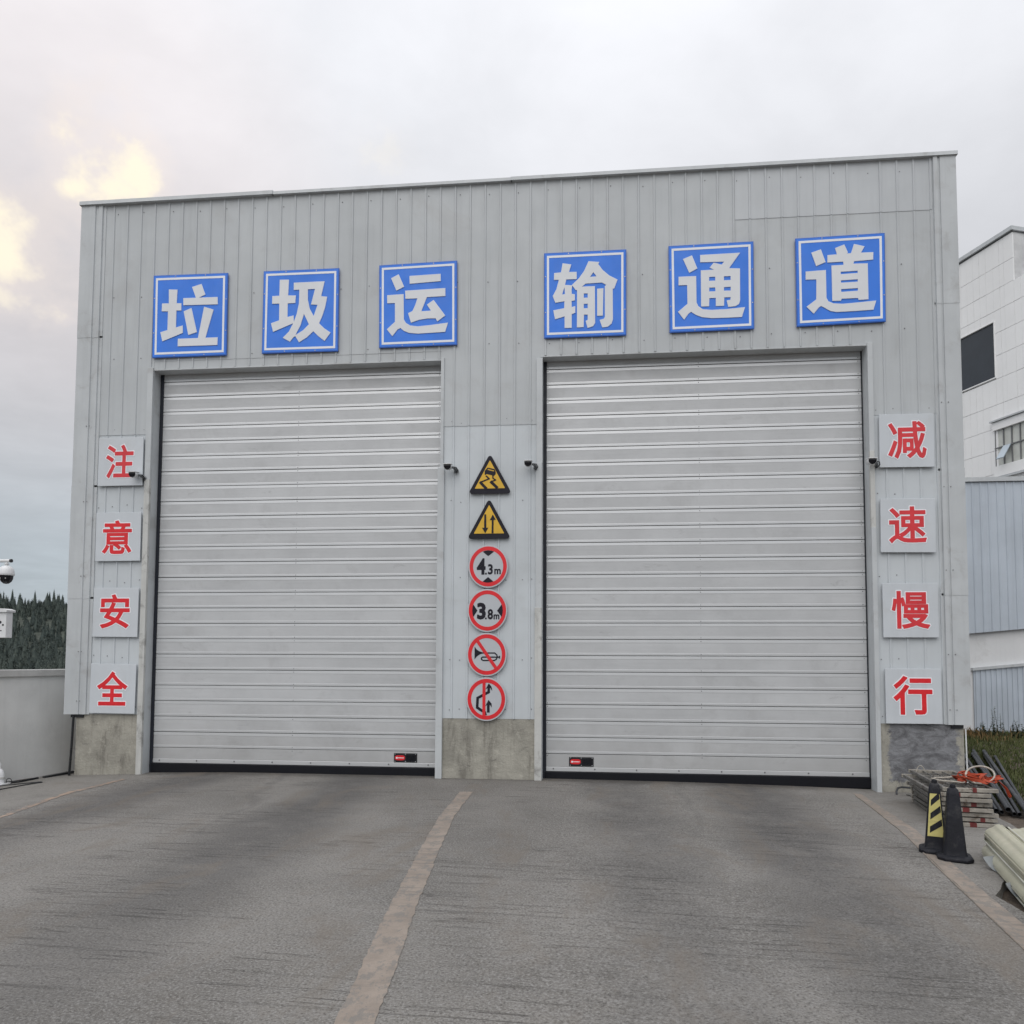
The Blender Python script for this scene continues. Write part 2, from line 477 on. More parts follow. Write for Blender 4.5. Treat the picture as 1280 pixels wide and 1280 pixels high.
M['pier'] = concrete('pier_concrete', (0.36, 0.345, 0.30))
M['pier_r'] = concrete('patched_pier_concrete', (0.36, 0.345, 0.30), patch=(4.72, 0.50, 0.50, 0.46))
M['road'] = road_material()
M['line'] = worn_paint('worn_pink_line_paint', (0.275, 0.232, 0.195), 0.5)
M['line_o'] = worn_paint('worn_orange_line_paint', (0.33, 0.25, 0.195), 0.7)
M['dirt'] = surf('brown_dirt', (0.085, 0.066, 0.05), 0.95, var=0.4, vscale=3, grime=(0.14, 0.125, 0.105), gfac=0.6, gscale=5, bump=0.03, bscale=12)
M['render'] = surf('grey_rendered_wall', (0.70, 0.70, 0.685), 0.9, var=0.1, vscale=0.9, streak=0.12, grime=(0.58, 0.575, 0.56), gfac=0.4, bump=0.003, bscale=40)
M['cap'] = surf('pale_wall_coping', (0.5, 0.495, 0.48), 0.85, var=0.1, streak=0.3, bump=0.003, bscale=30)


# ------------------------------------------------------------------ ground
def lerp_tab(x, tab):
    if x <= tab[0][0]:
        return tab[0][1]
    for (a, p), (b, q) in zip(tab, tab[1:]):
        if x <= b:
            return p + (q - p) * (x - a) / (b - a)
    return tab[-1][1]


ZT = [(-10.0, -0.20), (-9.0, -0.15), (-8.1, -0.067), (-7.0, -0.03), (-5.5, 0.0), (-0.8, 0.0), (1.5, -0.015), (3.0, -0.04), (4.1, -0.07), (6.0, -0.08)]


def road_z(x, y=0.0):
    return lerp_tab(x, ZT)


def sstep(a, b, x):
    t = min(1, max(0, (x - a) / (b - a)))
    return t * t * (3 - 2 * t)


def bank(x, y):
    return -0.13 + 0.47 * sstep(-1.3, 4.2, y) * sstep(4.85, 6.0, x) * (1 - 0.7 * sstep(4.5, 7.0, y))


xs = [-900, -300, -120, -60, -30, -20, -14] + [-10 + i * 0.5 for i in range(29)] + [4.4 + i * 0.2 for i in range(24)] + [9.5, 10.5, 12, 14, 17, 22, 30, 60, 120, 300, 900]
ys = [-300, -120, -60, -30, -20] + [-16 + i for i in range(11)] + [-5 + i * 0.25 for i in range(40)] + [5.5, 6.5, 8, 9.5, 12, 16, 24, 40, 70, 120, 200, 400, 1200]
gm = MB()
vs = []
rr = random.Random(3)
for y in ys:
    for x in xs:
        z = bank(x, y)
        if 4.8 < x < 9.5 and -8 < y < 5:
            z += rr.uniform(-0.02, 0.02)
        if y > 60:
            z = -1.0
        vs.append((x, y, z))
nx = len(xs)
gm.add(vs, [(j * nx + i, j * nx + i + 1, (j + 1) * nx + i + 1, (j + 1) * nx + i) for j in range(len(ys) - 1) for i in range(nx - 1)])
tag(gm.build('ground', M['dirt'], smooth=True), kind='structure')

# the concrete driveway, with a ragged broken edge on the right
EDGE = [(-24, 1.6), (-12, 1.9), (-8.5, 2.35), (-6.4, 2.85), (-5.6, 3.06), (-5.45, 3.11), (-5.05, 3.20), (-4.98, 3.19), (-4.58, 3.40), (-4.45, 3.55), (-4.0, 3.95), (-3.2, 4.5), (-2.5, 4.70), (-2.1, 4.79), (-1.7, 4.85), (-1.25, 4.93), (-0.6, 5.05), (0.6, 5.1)]
rows = [-24 + i * 0.75 for i in range(16)] + [-12 + i * 0.2 for i in range(64)]
NC = 48
vs, fs = [], []
for y in rows:
    e = lerp_tab(y, EDGE) + rr.uniform(-0.012, 0.012) + (0.03 * math.sin(y * 9) if y < -4.3 else 0)
    line = [-9.6 + (e + 9.6) * i / NC for i in range(NC + 1)]
    vs += [(x, y, road_z(x)) for x in line] + [(e + 0.012, y, road_z(e) - 0.13)]
w = NC + 2
for j in range(len(rows) - 1):
    for i in range(w - 1):
        fs.append((j * w + i, j * w + i + 1, (j + 1) * w + i + 1, (j + 1) * w + i))
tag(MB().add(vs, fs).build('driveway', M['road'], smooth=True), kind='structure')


def strip(pairs, dz, sub=6, jag=0.0, seed=1):
    """flat painted strip on the driveway between two edge polylines"""
    q = random.Random(seed)
    L, Rr = [], []
    for (a, b), (c, d) in zip(pairs, pairs[1:]):
        for k in range(sub):
            t = k / sub
            L.append(Vector(a).lerp(Vector(c), t))
            Rr.append(Vector(b).lerp(Vector(d), t))
    L.append(Vector(pairs[-1][0]))
    Rr.append(Vector(pairs[-1][1]))
    v = []
    for a, b in zip(L, Rr):
        a = a + Vector((q.uniform(-jag, jag), 0))
        b = b + Vector((q.uniform(-jag, jag), 0))
        v += [(a.x, a.y, road_z(a.x) + dz), (b.x, b.y, road_z(b.x) + dz)]
    return MB().add(v, [(2 * i, 2 * i + 1, 2 * i + 3, 2 * i + 2) for i in range(len(L) - 1)])


tag(strip([((-1.02, -10.5), (-0.82, -10.45)), ((-1.247, -7.71), (-1.05, -7.69)), ((-1.335, -6.91), (-1.13, -6.89)), ((-1.45, -5.87), (-1.255, -5.85)),
           ((-1.52, -5.0), (-1.33, -4.98)), ((-1.575, -4.36), (-1.395, -4.34)), ((-1.70, -2.73), (-1.535, -2.71)), ((-1.735, -1.14), (-1.56, -1.12))], 0.004, 14, 0.008).build('centre_line', M['line']), kind='structure')
tag(strip([((2.25, -9.0), (2.45, -8.9)), ((2.76, -6.12), (2.96, -6.0)), ((3.0, -4.7), (3.17, -4.6)), ((3.34, -2.77), (3.54, -2.6)), ((3.645, -0.25), (3.74, -0.3))], 0.004, 10, 0.006).build('edge_line', M['line']), kind='structure')
tag(strip([((-6.30, -5.2), (-6.15, -5.3)), ((-6.75, -2.95), (-6.62, -3.15)), ((-7.02, -1.7), (-6.90, -1.82)), ((-6.95, -0.5), (-6.87, -0.55))], 0.004, 10, 0.02).build('edge_line', M['line_o']), kind='structure')
ridge = [(2.25, -9.0), (2.755, -6.12), (2.99, -4.7), (3.12, -3.95), (3.335, -2.77), (3.5, -1.5), (3.64, -0.25)]
pts = []
for (a, b), (c, d) in zip(ridge, ridge[1:]):
    for k in range(6):
        x, y = a + (c - a) * k / 6 + rr.uniform(-0.004, 0.004), b + (d - b) * k / 6
        pts.append((x, y, road_z(x) + 0.003))
tag(MB().tube(pts, 0.008, 6).build('joint_filler', M['line'], smooth=True), kind='structure')

# ------------------------------------------------------------------ the metal-clad building
bld = thing('metal_clad_building', 'large grey corrugated metal building with two tall shutter doors', 'building', (-1.47, 0.3, 0.0))
PITCH, RIB0 = 0.2356, -7.724
ZB, ZLAP, ZTOP, ZHEAD = 0.895, 5.36, 9.20, 6.42
DOORS = [(-6.96, -2.27), (-0.70, 4.05)]


def sheet(x0, x1, z0, z1, y, mat=None, name='cladding_sheet'):
    """one profiled steel sheet: flat pans with narrow standing ribs"""
    xs_, k = [(x0, 0.0)], math.ceil((x0 - RIB0 - 0.02) / PITCH)
    while True:
        c = RIB0 + k * PITCH
        if c + 0.02 > x1 + 0.002:
            break
        if c - 0.02 > x0:
            xs_ += [(c - 0.019, 0.0), (c - 0.011, -0.014), (c + 0.011, -0.014), (c + 0.019, 0.0)]
        k += 1
    xs_.append((x1, 0.0))
    poly = [(a, y + b) for a, b in xs_] + [(x1, y + 0.028), (x0, y + 0.028)]
    return MB().prism(poly, lambda u, v, w: (u, v, w), z0, z1).build(name, mat or M['clad'], bld)


def cuts(a, b):
    seams = [RIB0 + 0.020 + PITCH * (2 + 4 * k) for k in range(-1, 16)]
    c = [a] + [s for s in seams if a + 0.12 < s < b - 0.12] + [b]
    return list(zip(c, c[1:]))


jit = random.Random(11)
XL, XR = -7.87, 5.04
for a, b in cuts(XL, DOORS[0][0]):
    sheet(a, b, ZLAP, ZTOP, jit.uniform(0, 0.003))
for a, b in cuts(DOORS[0][0], DOORS[0][1]):
    sheet(a, b, ZHEAD + 0.125, ZTOP, jit.uniform(0, 0.003))
    sheet(a, b, ZHEAD, ZHEAD + 0.145, 0.006, name='header_sheet')
for a, b in cuts(DOORS[0][1], DOORS[1][0]):
    sheet(a, b, ZLAP, ZTOP, jit.uniform(0, 0.003))
for a, b in cuts(DOORS[1][0], DOORS[1][1]):
    if b < 2.35:
        sheet(a, b, ZHEAD, ZTOP, jit.uniform(0, 0.003))
    else:
        sheet(a, b, ZHEAD, 8.42, 0.004)
        sheet(a, b, 8.40, ZTOP, -0.002, M['clad_mid'])
for a, b in cuts(DOORS[1][1], XR):
    sheet(a, b, ZLAP, 8.42, 0.004)
    sheet(a, b, 8.40, ZTOP, -0.002, M['clad_mid'])
for a, b in ((XL, -7.02), (-2.22, -0.79), (4.11, XR)):
    for c, d in cuts(a, b):
        sheet(c, d, ZB, ZLAP + 0.02, 0.009, M['clad_lite'])

# folded corner flashings, in lengths that lap over each other
for side in (-1, 1):
    for i, (z0, z1) in enumerate(((ZB - 0.005, 2.75), (2.72, 4.55), (4.52, 7.0), (6.97, ZTOP))):
        e = 0.0035 * (i % 2)
        if side < 0:
            p = [(-8.275 - e, 0.32), (-8.275 - e, -0.034 - e), (-8.035, -0.034 - e), (-8.028, -0.016 - e), (-7.985, -0.016 - e), (-7.978, -0.028 - e), (-7.915, -0.028 - e), (-7.908, -0.008), (-7.862, -0.008), (-7.862, 0.04), (-8.24, 0.04), (-8.24, 0.32)]
        else:
            p = [(5.345 + e, 0.32), (5.345 + e, -0.034 - e), (5.125, -0.034 - e), (5.118, -0.016 - e), (5.092, -0.016 - e), (5.086, -0.038 - e), (5.030, -0.038 - e), (5.024, -0.008), (5.0, -0.008), (5.0, 0.04), (5.31, 0.04), (5.31, 0.32)]
        MB().prism(p, lambda u, v, w: (u, v, w), z0, z1).build('corner_flashing', M['trim'], bld)
# roof edge flashing in three lengths
for i, (a, b) in enumerate(((-8.30, -5.02), (-5.04, -1.18), (-1.20, 5.37))):
    e = (0.012, 0.0, 0.006)[i]
    p = [(-0.058 - e, 9.185), (-0.056 - e, 9.195), (-0.052 - e, 9.235 + e), (-0.03, 9.247 + e), (0.45, 9.275 + e), (0.45, 9.20), (0.03, 9.20), (0.03, 9.185)]
    MB().prism(p, lambda u, v, w: (w, u, v), a, b).build('roof_flashing', M['trim'], bld)
# the rest of the shell
sw = MB()
for k in range(84):
    y = 0.32 + k * 0.235
    sw.box(5.29, 5.318, y, y + 0.195, ZB, 9.19).box(5.29, 5.334, y + 0.195, y + 0.235, ZB, 9.19)
sw.build('side_wall', M['clad'], bld)
sw = MB()
for k in range(84):
    y = 0.32 + k * 0.235
    sw.box(-8.252, -8.225, y, y + 0.195, ZB, 9.19).box(-8.268, -8.225, y + 0.195, y + 0.235, ZB, 9.19)
sw.build('side_wall', M['clad'], bld)
MB().box(-8.22, 5.285, 20.0, 20.06, -0.1, 9.19).build('rear_wall', M['clad'], bld)
MB().prism([(0.42, 9.19), (0.42, 9.24), (10.0, 9.62), (20.1, 9.24), (20.1, 9.19)], lambda u, v, w: (w, u, v), -8.2, 5.27).build('roof', M['clad'], bld)
MB().box(-8.2, -8.06, 0.34, 20.0, -0.25, ZB).build('side_plinth', M['pier'], bld)
MB().box(5.10, 5.255, 0.34, 20.0, -0.25, ZB).build('side_plinth', M['pier'], bld)

# concrete piers under the cladding
MB().box(-8.095, -7.005, 0.012, 0.335, -0.2, ZB + 0.02).build('concrete_pier', M['pier'], bld, bevel=0.012)
MB().box(-2.215, -0.795, 0.012, 0.335, -0.2, ZB + 0.02).build('concrete_pier', M['pier'], bld, bevel=0.012)
MB().box(4.105, 5.262, 0.012, 0.335, -0.2, ZB + 0.02).build('concrete_pier', M['pier_r'], bld, bevel=0.012)
for x0, x1 in ((-8.2, -7.9), (5.05, 5.3)):
    MB().box(x0 + 0.03, x1 - 0.06, -0.012, 0.01, ZB - 0.055, ZB - 0.007).build('foam_closer', M['black'], bld)
MB().tube([(-8.12, -0.012, ZB - 0.03), (-8.135, -0.012, 0.4), (-8.16, -0.012, -0.08)], 0.018, 8).build('black_downpipe', M['black'], bld, smooth=True)
MB().tube([(5.275, -0.0, ZB - 0.06), (5.285, -0.0, -0.05)], 0.010, 8).build('white_conduit', M['whitepl'], bld, smooth=True)

# screws of the cladding (a pixel each)
sc = MB()
rows_ = [9.02, 7.62, 6.62]
for zi, z in enumerate(rows_):
    x = XL + 0.2
    k = 0
    while x < XR:
        if not (zi == 2 and False):
            sc.lathe([(0.0085, 0.0), (0.007, 0.007), (0.0, 0.009)], (x + jit.uniform(-.02, .02), -0.0, z + jit.uniform(-.02, .02)), 6, 'Y')
        x += PITCH * 2
for z in (5.43, 4.2, 3.0, 1.8, 1.02):
    for x in (-7.83, -7.6, -7.35, -7.1, -2.1, -1.95, -1.25, -1.0, -0.86, 4.16, 4.4, 4.9, 5.0):
        if jit.random() < 0.75:
            sc.lathe([(0.0085, 0.0), (0.007, 0.007), (0.0, 0.009)], (x, 0.008, z + jit.uniform(-.03, .03)), 6, 'Y')
    for x in (-8.06, -8.005, 5.056, 5.15):
        sc.lathe([(0.0085, 0.0), (0.007, 0.007), (0.0, 0.009)], (x, -0.04, z + 0.08), 6, 'Y')
sc.build('cladding_screws', M['screw'], bld, kind='stuff')

# ------------------------------------------------------------------ the two shutter doors
YD = 0.23
JOINTS = [6.28 - 0.24638 * k for k in range(25)]      # dark joints between slats; the last one is the top of the bottom slat


def slat_mesh(x0, x1, h, top=True):
    """one aluminium slat, local z from 0 to h: rounded rails above and below a flat face"""
    p = [(0.0, 0.004), (-0.0165, 0.006), (-0.0170, 0.036), (-0.0165, 0.040), (-0.0148, 0.0415)]
    p += [(-0.0148, h - 0.0535), (-0.0165, h - 0.052), (-0.0170, h - 0.047), (-0.0160, h - 0.008), (-0.010, h - 0.004), (0.0, h - 0.003)]
    mb = MB()
    n = len(p)
    vs_ = [(x, y, z) for x in (x0, x1) for y, z in p]
    for i in range(n - 1):
        mb.cur = 0 if i == 4 else 1
        j = i + 1
        mb.add([(x0, *p[i]), (x1, *p[i]), (x1, *p[j]), (x0, *p[j])], [(0, 1, 2, 3)])
    mb.cur = 0
    mb.add([(x0, *q) for q in p], [tuple(range(n))])
    mb.add([(x1, *q) for q in p], [tuple(range(n))[::-1]])
    return mb


for di, (dx0, dx1) in enumerate(DOORS):
    c0, c1 = (dx0 + 0.042, dx1 - 0.005) if di == 0 else (dx0 + 0.040, dx1 - 0.010)
    door = MB().box(dx0, dx1, YD + 0.004, YD + 0.06, 0.02, 6.60).build('shutter_door', M['slat_dark'], bld)
    door['label'] = ('left shutter door of horizontal aluminium slats', 'right shutter door of horizontal aluminium slats')[di]
    h = 0.24638
    proto = slat_mesh(c0, c1, h).build('slat', [M['slat'], M['slat_rail']], door)
    Lb = origin_of(door)
    me = proto.data
    for v in me.vertices:
        v.co += Lb
    proto.location = Vector((0, YD, JOINTS[0])) - Lb
    for k in range(1, 25):
        instance(me, 'slat', (0, YD + jit.uniform(-0.0015, 0.0015), JOINTS[k]), door, (R(jit.uniform(-0.35, 0.35)), R(jit.uniform(-0.012, 0.012)), 0))
    # bottom slat with its bolted edge bar, and the rubber seal on the ground
    b0 = 0.105 + (0.02 if di == 0 else 0.0)
    bs = MB()
    bs.box(c0, c1, YD - 0.014, YD + 0.003, b0 + 0.068, JOINTS[24] - 0.004)
    bs.build('bottom_slat', M['slat'], door, bevel=0.004)
    MB().box(c0, c1, YD - 0.020, YD + 0.003, b0, b0 + 0.066).build('bottom_bar', M['slat_rail'], door, bevel=0.004)
    MB().box(c0 - 0.01, c1 + 0.01, YD - 0.045, YD + 0.04, -0.03 if di == 0 else -0.06, b0 - 0.002).build('rubber_seal', M['rubber'], door, bevel=0.012)
    rv = MB()
    mid = -4.62 if di == 0 else 1.66
    cols = [mid] + ([c1 - 0.06] if di == 0 else [c0 + 0.028, c1 - 0.045])
    for z in JOINTS:
        for x in cols:
            for dz in (-0.028, 0.026):
                rv.lathe([(0.009, 0.0), (0.007, 0.005), (0.0, 0.006)], (x, YD - 0.013, z + dz), 6, 'Y')
    x = c0 + 0.12
    while x < c1:
        rv.lathe([(0.013, 0.0), (0.011, 0.008), (0.0, 0.009)], (x, YD - 0.020, b0 + 0.038), 6, 'Y')
        x += 0.62
    rv.build('rivets', M['screw'], door, kind='stuff')
    # brush seal strip beside the curtain
    MB().box(dx0 + 0.002, c0 + 0.012, YD - 0.03, YD + 0.003, -0.03, 6.45).build('guide_seal', M['gap'], door)
    if di:
        MB().box(c1 - 0.006, dx1 - 0.002, YD - 0.03, YD + 0.003, -0.05, 6.45).build('guide_seal', M['gap'], door)
    MB().box(c0, c1, YD - 0.028, YD + 0.003, 6.435, 6.50).build('guide_seal', M['gap'], door)
    # badge: black plate, red oval with pale lettering, blank black field, six screws
    lx0, lx1, lz0, lz1 = ((-2.995, -2.632, 0.196, 0.336), (-0.305, 0.063, 0.184, 0.322))[di]
    bd = MB().box(lx0, lx1, YD - 0.022, YD - 0.0145, lz0, lz1).build('badge', M['black'], door, bevel=0.002)
    lw, lh = lx1 - lx0, lz1 - lz0
    cx, cz, rx, rz_ = lx0 + lw * 0.26, (lz0 + lz1) / 2, lw * 0.215, lh * 0.27
    oval = [(cx + math.copysign(abs(math.cos(a)) ** 0.5, math.cos(a)) * rx, cz + math.copysign(abs(math.sin(a)) ** 0.7, math.sin(a)) * rz_) for a in [2 * math.pi * k / 28 for k in range(28)]]
    bm_ = MB()
    bm_.prism(oval, lambda u, v, w: (u, w, v), YD - 0.0235, YD - 0.0215)
    bm_.cur = 1
    marks = [(-0.62, 0.17, 0.34)] + [(-0.28 + 0.24 * k, 0.085, 0.2) for k in range(5)]
    for mxx, hw, hh in marks:
        bm_.box(cx + rx * (mxx - hw), cx + rx * (mxx + hw), YD - 0.0245, YD - 0.0236, cz - rz_ * hh, cz + rz_ * (hh * 0.9))
    bm_.cur = 2
    bm_.box(lx0 + lw * 0.53, lx1 - lw * 0.06, YD - 0.0245, YD - 0.0215, lz0 + lh * 0.18, lz1 - lh * 0.2)
    bm_.cur = 3
    for fx in (0.05, 0.5, 0.94):
        for fz in (0.1, 0.9):
            bm_.lathe([(0.0085, 0.0), (0.006, 0.004), (0.0, 0.005)], (lx0 + lw * fx, YD - 0.022, lz0 + lh * fz), 8, 'Y')
    bm_.build('badge_print', [M['sred2'], M['sline'], M['glassblack'], M['zincscrew']], door)

# door surrounds: folded flashings, upper length over lower length
T = [  # x0, x1, z0, z1, y front, material
    (-7.055, -6.962, 4.62, 6.44, -0.024, 'trim'), (-7.050, -6.962, -0.06, 4.62, -0.032, 'trim_worn'),
    (-2.272, -2.222, 4.72, 6.44, -0.020, 'trim'), (-2.305, -2.205, -0.03, 4.72, -0.034, 'trim'),
    (-0.792, -0.702, 4.75, 6.37, -0.030, 'trim'), (-0.800, -0.708, 2.55, 4.76, -0.036, 'trim'), (-0.812, -0.708, -0.03, 2.56, -0.040, 'trim_worn'),
    (4.052, 4.125, 4.82, 6.44, -0.026, 'trim'), (4.052, 4.118, 3.7, 4.83, -0.032, 'trim_worn'), (4.052, 4.118, -0.1, 3.71, -0.036, 'trim')]
for x0, x1, z0, z1, yf, mm in T:
    MB().box(x0, x1, yf, 0.02, z0, z1).build('door_flashing', M[mm], bld, bevel=0.004)
for di, (dx0, dx1) in enumerate(DOORS):
    MB().box(dx0 - 0.03, dx0 - 0.001, 0.021, YD + 0.07, -0.1, 6.46).build('door_reveal', M['trim'], bld)
    MB().box(dx1 + 0.001, dx1 + 0.03, 0.021, YD + 0.07, -0.1, 6.46).build('door_reveal', M['trim'], bld)
    MB().box(dx0 - 0.03, dx1 + 0.03, -0.004, YD - 0.03, ZHEAD - 0.022, ZHEAD - 0.002).build('door_soffit', M['trim'], bld)
    MB().box(dx0 - 0.03, dx1 + 0.03, YD + 0.0601, YD + 0.10, 6.40, 6.66).build('door_header', M['slat_dark'], bld)

# outlines of the six blue-board characters, in thousandths of the board
BLUE = [
 ([[(216,820),(332,813),(324,648),(387,646),(389,559),(323,560),(320,354),(412,376),(414,286),(141,193),(112,304),(207,327),(210,554),(126,557),(127,652),(220,650)],[(527,839),(653,872),(707,741),(628,711),(629,680),(582,681),(581,710)],[(413,707),(871,706),(875,617),(415,621)],[(421,547),(525,584),(603,289),(489,259)],[(694,593),(821,555),(713,196),(615,195)],[(350,217),(883,217),(880,124),(350,126)]],[]),
 ([[(222,883),(344,880),(337,689),(439,684),(434,594),(334,593),(334,427),(414,444),(421,354),(149,254),(118,359),(225,391),(223,594),(127,594),(128,688),(222,689)],[(409,840),(814,843),(772,664),(851,655),(826,528),(791,425),(751,339),(818,277),(903,222),(826,125),(745,184),(678,246),(595,175),(493,118),(444,192),(420,184),(374,130),(278,179),(357,251),(421,367),(456,462),(482,588),(485,754),(411,752)]],[[(596,754),(690,755),(641,569),(727,562),(679,429),(625,517),(599,623)],[(551,459),(618,330),(546,263),(443,205),(507,321),(538,416)]]),
 ([[(157,830),(255,872),(325,719),(226,677)],[(393,844),(791,848),(793,761),(397,750)],[(338,670),(851,675),(852,580),(616,579),(545,413),(668,415),(617,489),(702,541),(850,350),(749,283),(728,321),(627,324),(516,313),(414,283),(376,398),(432,421),(468,493),(496,570),(342,572)],[(107,627),(318,630),(322,327),(349,282),(405,249),(498,236),(646,243),(885,263),(849,155),(628,151),(498,149),(387,163),(321,190),(279,225),(242,210),(174,131),(104,217),(208,303),(207,529),(108,530)]],[]),
 ([[(228,867),(334,848),(305,760),(399,758),(399,673),(273,675),(257,611),(346,602),(337,555),(339,503),(377,497),(377,424),(337,421),(339,348),(382,359),(382,281),(339,266),(338,108),(252,108),(252,244),(135,214),(114,319),(247,339),(251,421),(139,407),(107,488),(152,564),(183,675),(122,676),(124,755),(208,760)],[(543,876),(673,861),(660,838),(714,766),(794,698),(893,646),(853,544),(835,542),(838,188),(821,137),(777,104),(710,97),(677,186),(728,197),(741,218),(739,575),(759,589),(705,620),(507,616),(463,582),(620,581),(623,154),(598,116),(531,99),(508,181),(533,192),(533,253),(488,255),(483,110),(402,110),(404,543),(386,548),(341,607),(426,681),(489,764)],[(647,549),(723,553),(716,234),(647,235)]],[[(251,585),(256,503),(222,500),(238,551)],[(602,746),(640,695),(561,691)],[(485,501),(533,501),(533,451),(485,451)],[(485,380),(533,380),(533,328),(485,328)]]),
 ([[(170,835),(276,872),(337,718),(242,673)],[(372,871),(840,872),(710,702),(837,692),(835,330),(822,288),(778,264),(695,260),(678,334),(721,340),(726,370),(650,371),(646,275),(550,277),(550,370),(475,371),(470,278),(377,280),(378,694),(537,694),(482,719),(530,774),(623,747),(654,780),(372,787)],[(115,633),(322,632),(323,330),(342,286),(395,248),(501,235),(677,236),(892,248),(854,138),(676,138),(500,141),(385,158),(315,187),(257,225),(226,205),(174,138),(103,232),(216,318),(215,534),(113,535)]],[[(475,614),(547,612),(547,567),(474,568)],[(648,611),(727,611),(727,566),(648,566)],[(474,491),(546,489),(546,446),(474,447)],[(648,488),(727,488),(726,445),(647,447)]]),
 ([[(176,822),(284,854),(334,706),(228,667)],[(357,783),(463,785),(443,858),(546,892),(585,800),(572,788),(620,789),(654,891),(771,857),(730,788),(867,785),(864,701),(653,696),(644,668),(804,663),(806,258),(698,257),(690,279),(508,282),(498,260),(403,264),(400,663),(535,662),(531,699),(355,699)],[(109,612),(336,616),(338,301),(359,261),(416,235),(520,224),(702,230),(892,238),(860,138),(657,135),(449,136),(379,151),(310,194),(276,214),(249,198),(192,132),(112,215),(223,291),(228,517),(107,521)]],[[(501,586),(690,587),(692,561),(501,558)],[(502,489),(690,490),(691,463),(503,462)],[(503,390),(690,391),(691,361),(504,358)]])]

# ------------------------------------------------------------------ sign making
def in_poly(p, poly):
    x, y = p
    c = False
    j = len(poly) - 1
    for i in range(len(poly)):
        xi, yi = poly[i]
        xj, yj = poly[j]
        if (yi > y) != (yj > y) and x < (xj - xi) * (y - yi) / (yj - yi) + xi:
            c = not c
        j = i
    return c


def flat_shape(pos, holes, yb, yf, inside=None):
    """union of outlines minus holes, as a raised flat shape facing -Y; 2D points are (x, z)"""
    verts, edges = [], []
    for poly in pos + holes:
        b = len(verts)
        verts += [Vector(p) for p in poly]
        edges += [(b + i, b + (i + 1) % len(poly)) for i in range(len(poly))]
    ov, oe, of, _, _, _ = delaunay_2d_cdt(verts, edges, [], 0, 1e-6)
    tris = []
    for f in of:
        c = sum((ov[i] for i in f), Vector((0, 0))) / len(f)
        if inside(c) if inside else (any(in_poly(c, q) for q in pos) and not any(in_poly(c, q) for q in holes)):
            tris.append(list(f))
    n = len(ov)
    vs = [(p.x, yf, p.y) for p in ov] + [(p.x, yb, p.y) for p in ov]
    es = {}
    for f in tris:
        for i in range(len(f)):
            a, b = f[i], f[(i + 1) % len(f)]
            es[(a, b)] = es.get((a, b), 0) + 1
    fs = [tuple(f) for f in tris] + [(a, b, n + b, n + a)[::-1] for (a, b) in es if (b, a) not in es]
    used = sorted({i for f in fs for i in f})
    re = {k: i for i, k in enumerate(used)}
    return MB().add([vs[i] for i in used], [tuple(re[i] for i in f) for f in fs])


def glyph_loops(body):
    """closed outlines of a text string, in em units"""
    cu = bpy.data.curves.new('lettering', 'FONT')
    cu.body = body
    cu.resolution_u = 3
    o = bpy.data.objects.new('lettering', cu)
    COL.objects.link(o)
    bpy.context.view_layer.update()
    me = bpy.data.meshes.new_from_object(o)
    vs = [(round(v.co.x, 6), round(v.co.y, 6)) for v in me.vertices]
    es = {}
    for p in me.polygons:
        q = list(p.vertices)
        for i in range(len(q)):
            es[(vs[q[i]], vs[q[(i + 1) % len(q)]])] = 1
    nxt = {}
    for (a, b) in es:
        if (b, a) not in es:
            nxt.setdefault(a, []).append(b)
    loops = []
    while nxt:
        st = next(iter(nxt))
        loop, cur = [st], nxt[st].pop()
        if not nxt[st]:
            del nxt[st]
        while cur != st and cur in nxt:
            loop.append(cur)
            n_ = nxt[cur].pop()
            if not nxt[cur]:
                del nxt[cur]
            cur = n_
        if len(loop) > 2:
            loops.append(loop)
    bpy.data.objects.remove(o)
    bpy.data.curves.remove(cu)
    bpy.data.meshes.remove(me)
    return loops


def text_shape(body, box, yb, yf, weight=0.0, box_weight=None):
    """letters fitted into box (x0, x1, z0, z1), thickened by weight (em), raised from yb to yf, facing -Y"""
    loops = glyph_loops(body)
    bw = weight if box_weight is None else box_weight
    P = [p for l in loops for p in l]
    ax, bx = min(p[0] for p in P) - bw, max(p[0] for p in P) + bw
    az, bz = min(p[1] for p in P) - bw, max(p[1] for p in P) + bw
    sx, sz = (box[1] - box[0]) / (bx - ax), (box[3] - box[2]) / (bz - az)
    T = lambda p: (box[0] + (p[0] - ax) * sx, box[2] + (p[1] - az) * sz)
    quads = []
    if weight > 0:
        for l in loops:
            for i in range(len(l)):
                a, b = Vector(l[i]), Vector(l[(i + 1) % len(l)])
                d = (b - a).normalized()
                n = Vector((-d.y, d.x)) * weight
                e = d * weight * 0.75
                quads.append([T(a - e + n), T(a - e - n), T(b + e - n), T(b + e + n)])
    L2 = [[T(p) for p in l] for l in loops]
    boxes = [(min(p[0] for p in q), max(p[0] for p in q), min(p[1] for p in q), max(p[1] for p in q)) for q in quads]

    def inside(c):
        if sum(in_poly(c, l) for l in L2) % 2:
            return True
        return any(k[0] <= c[0] <= k[1] and k[2] <= c[1] <= k[3] and in_poly(c, q) for q, k in zip(quads, boxes))
    return flat_shape(L2 + quads, [], yb, yf, inside)


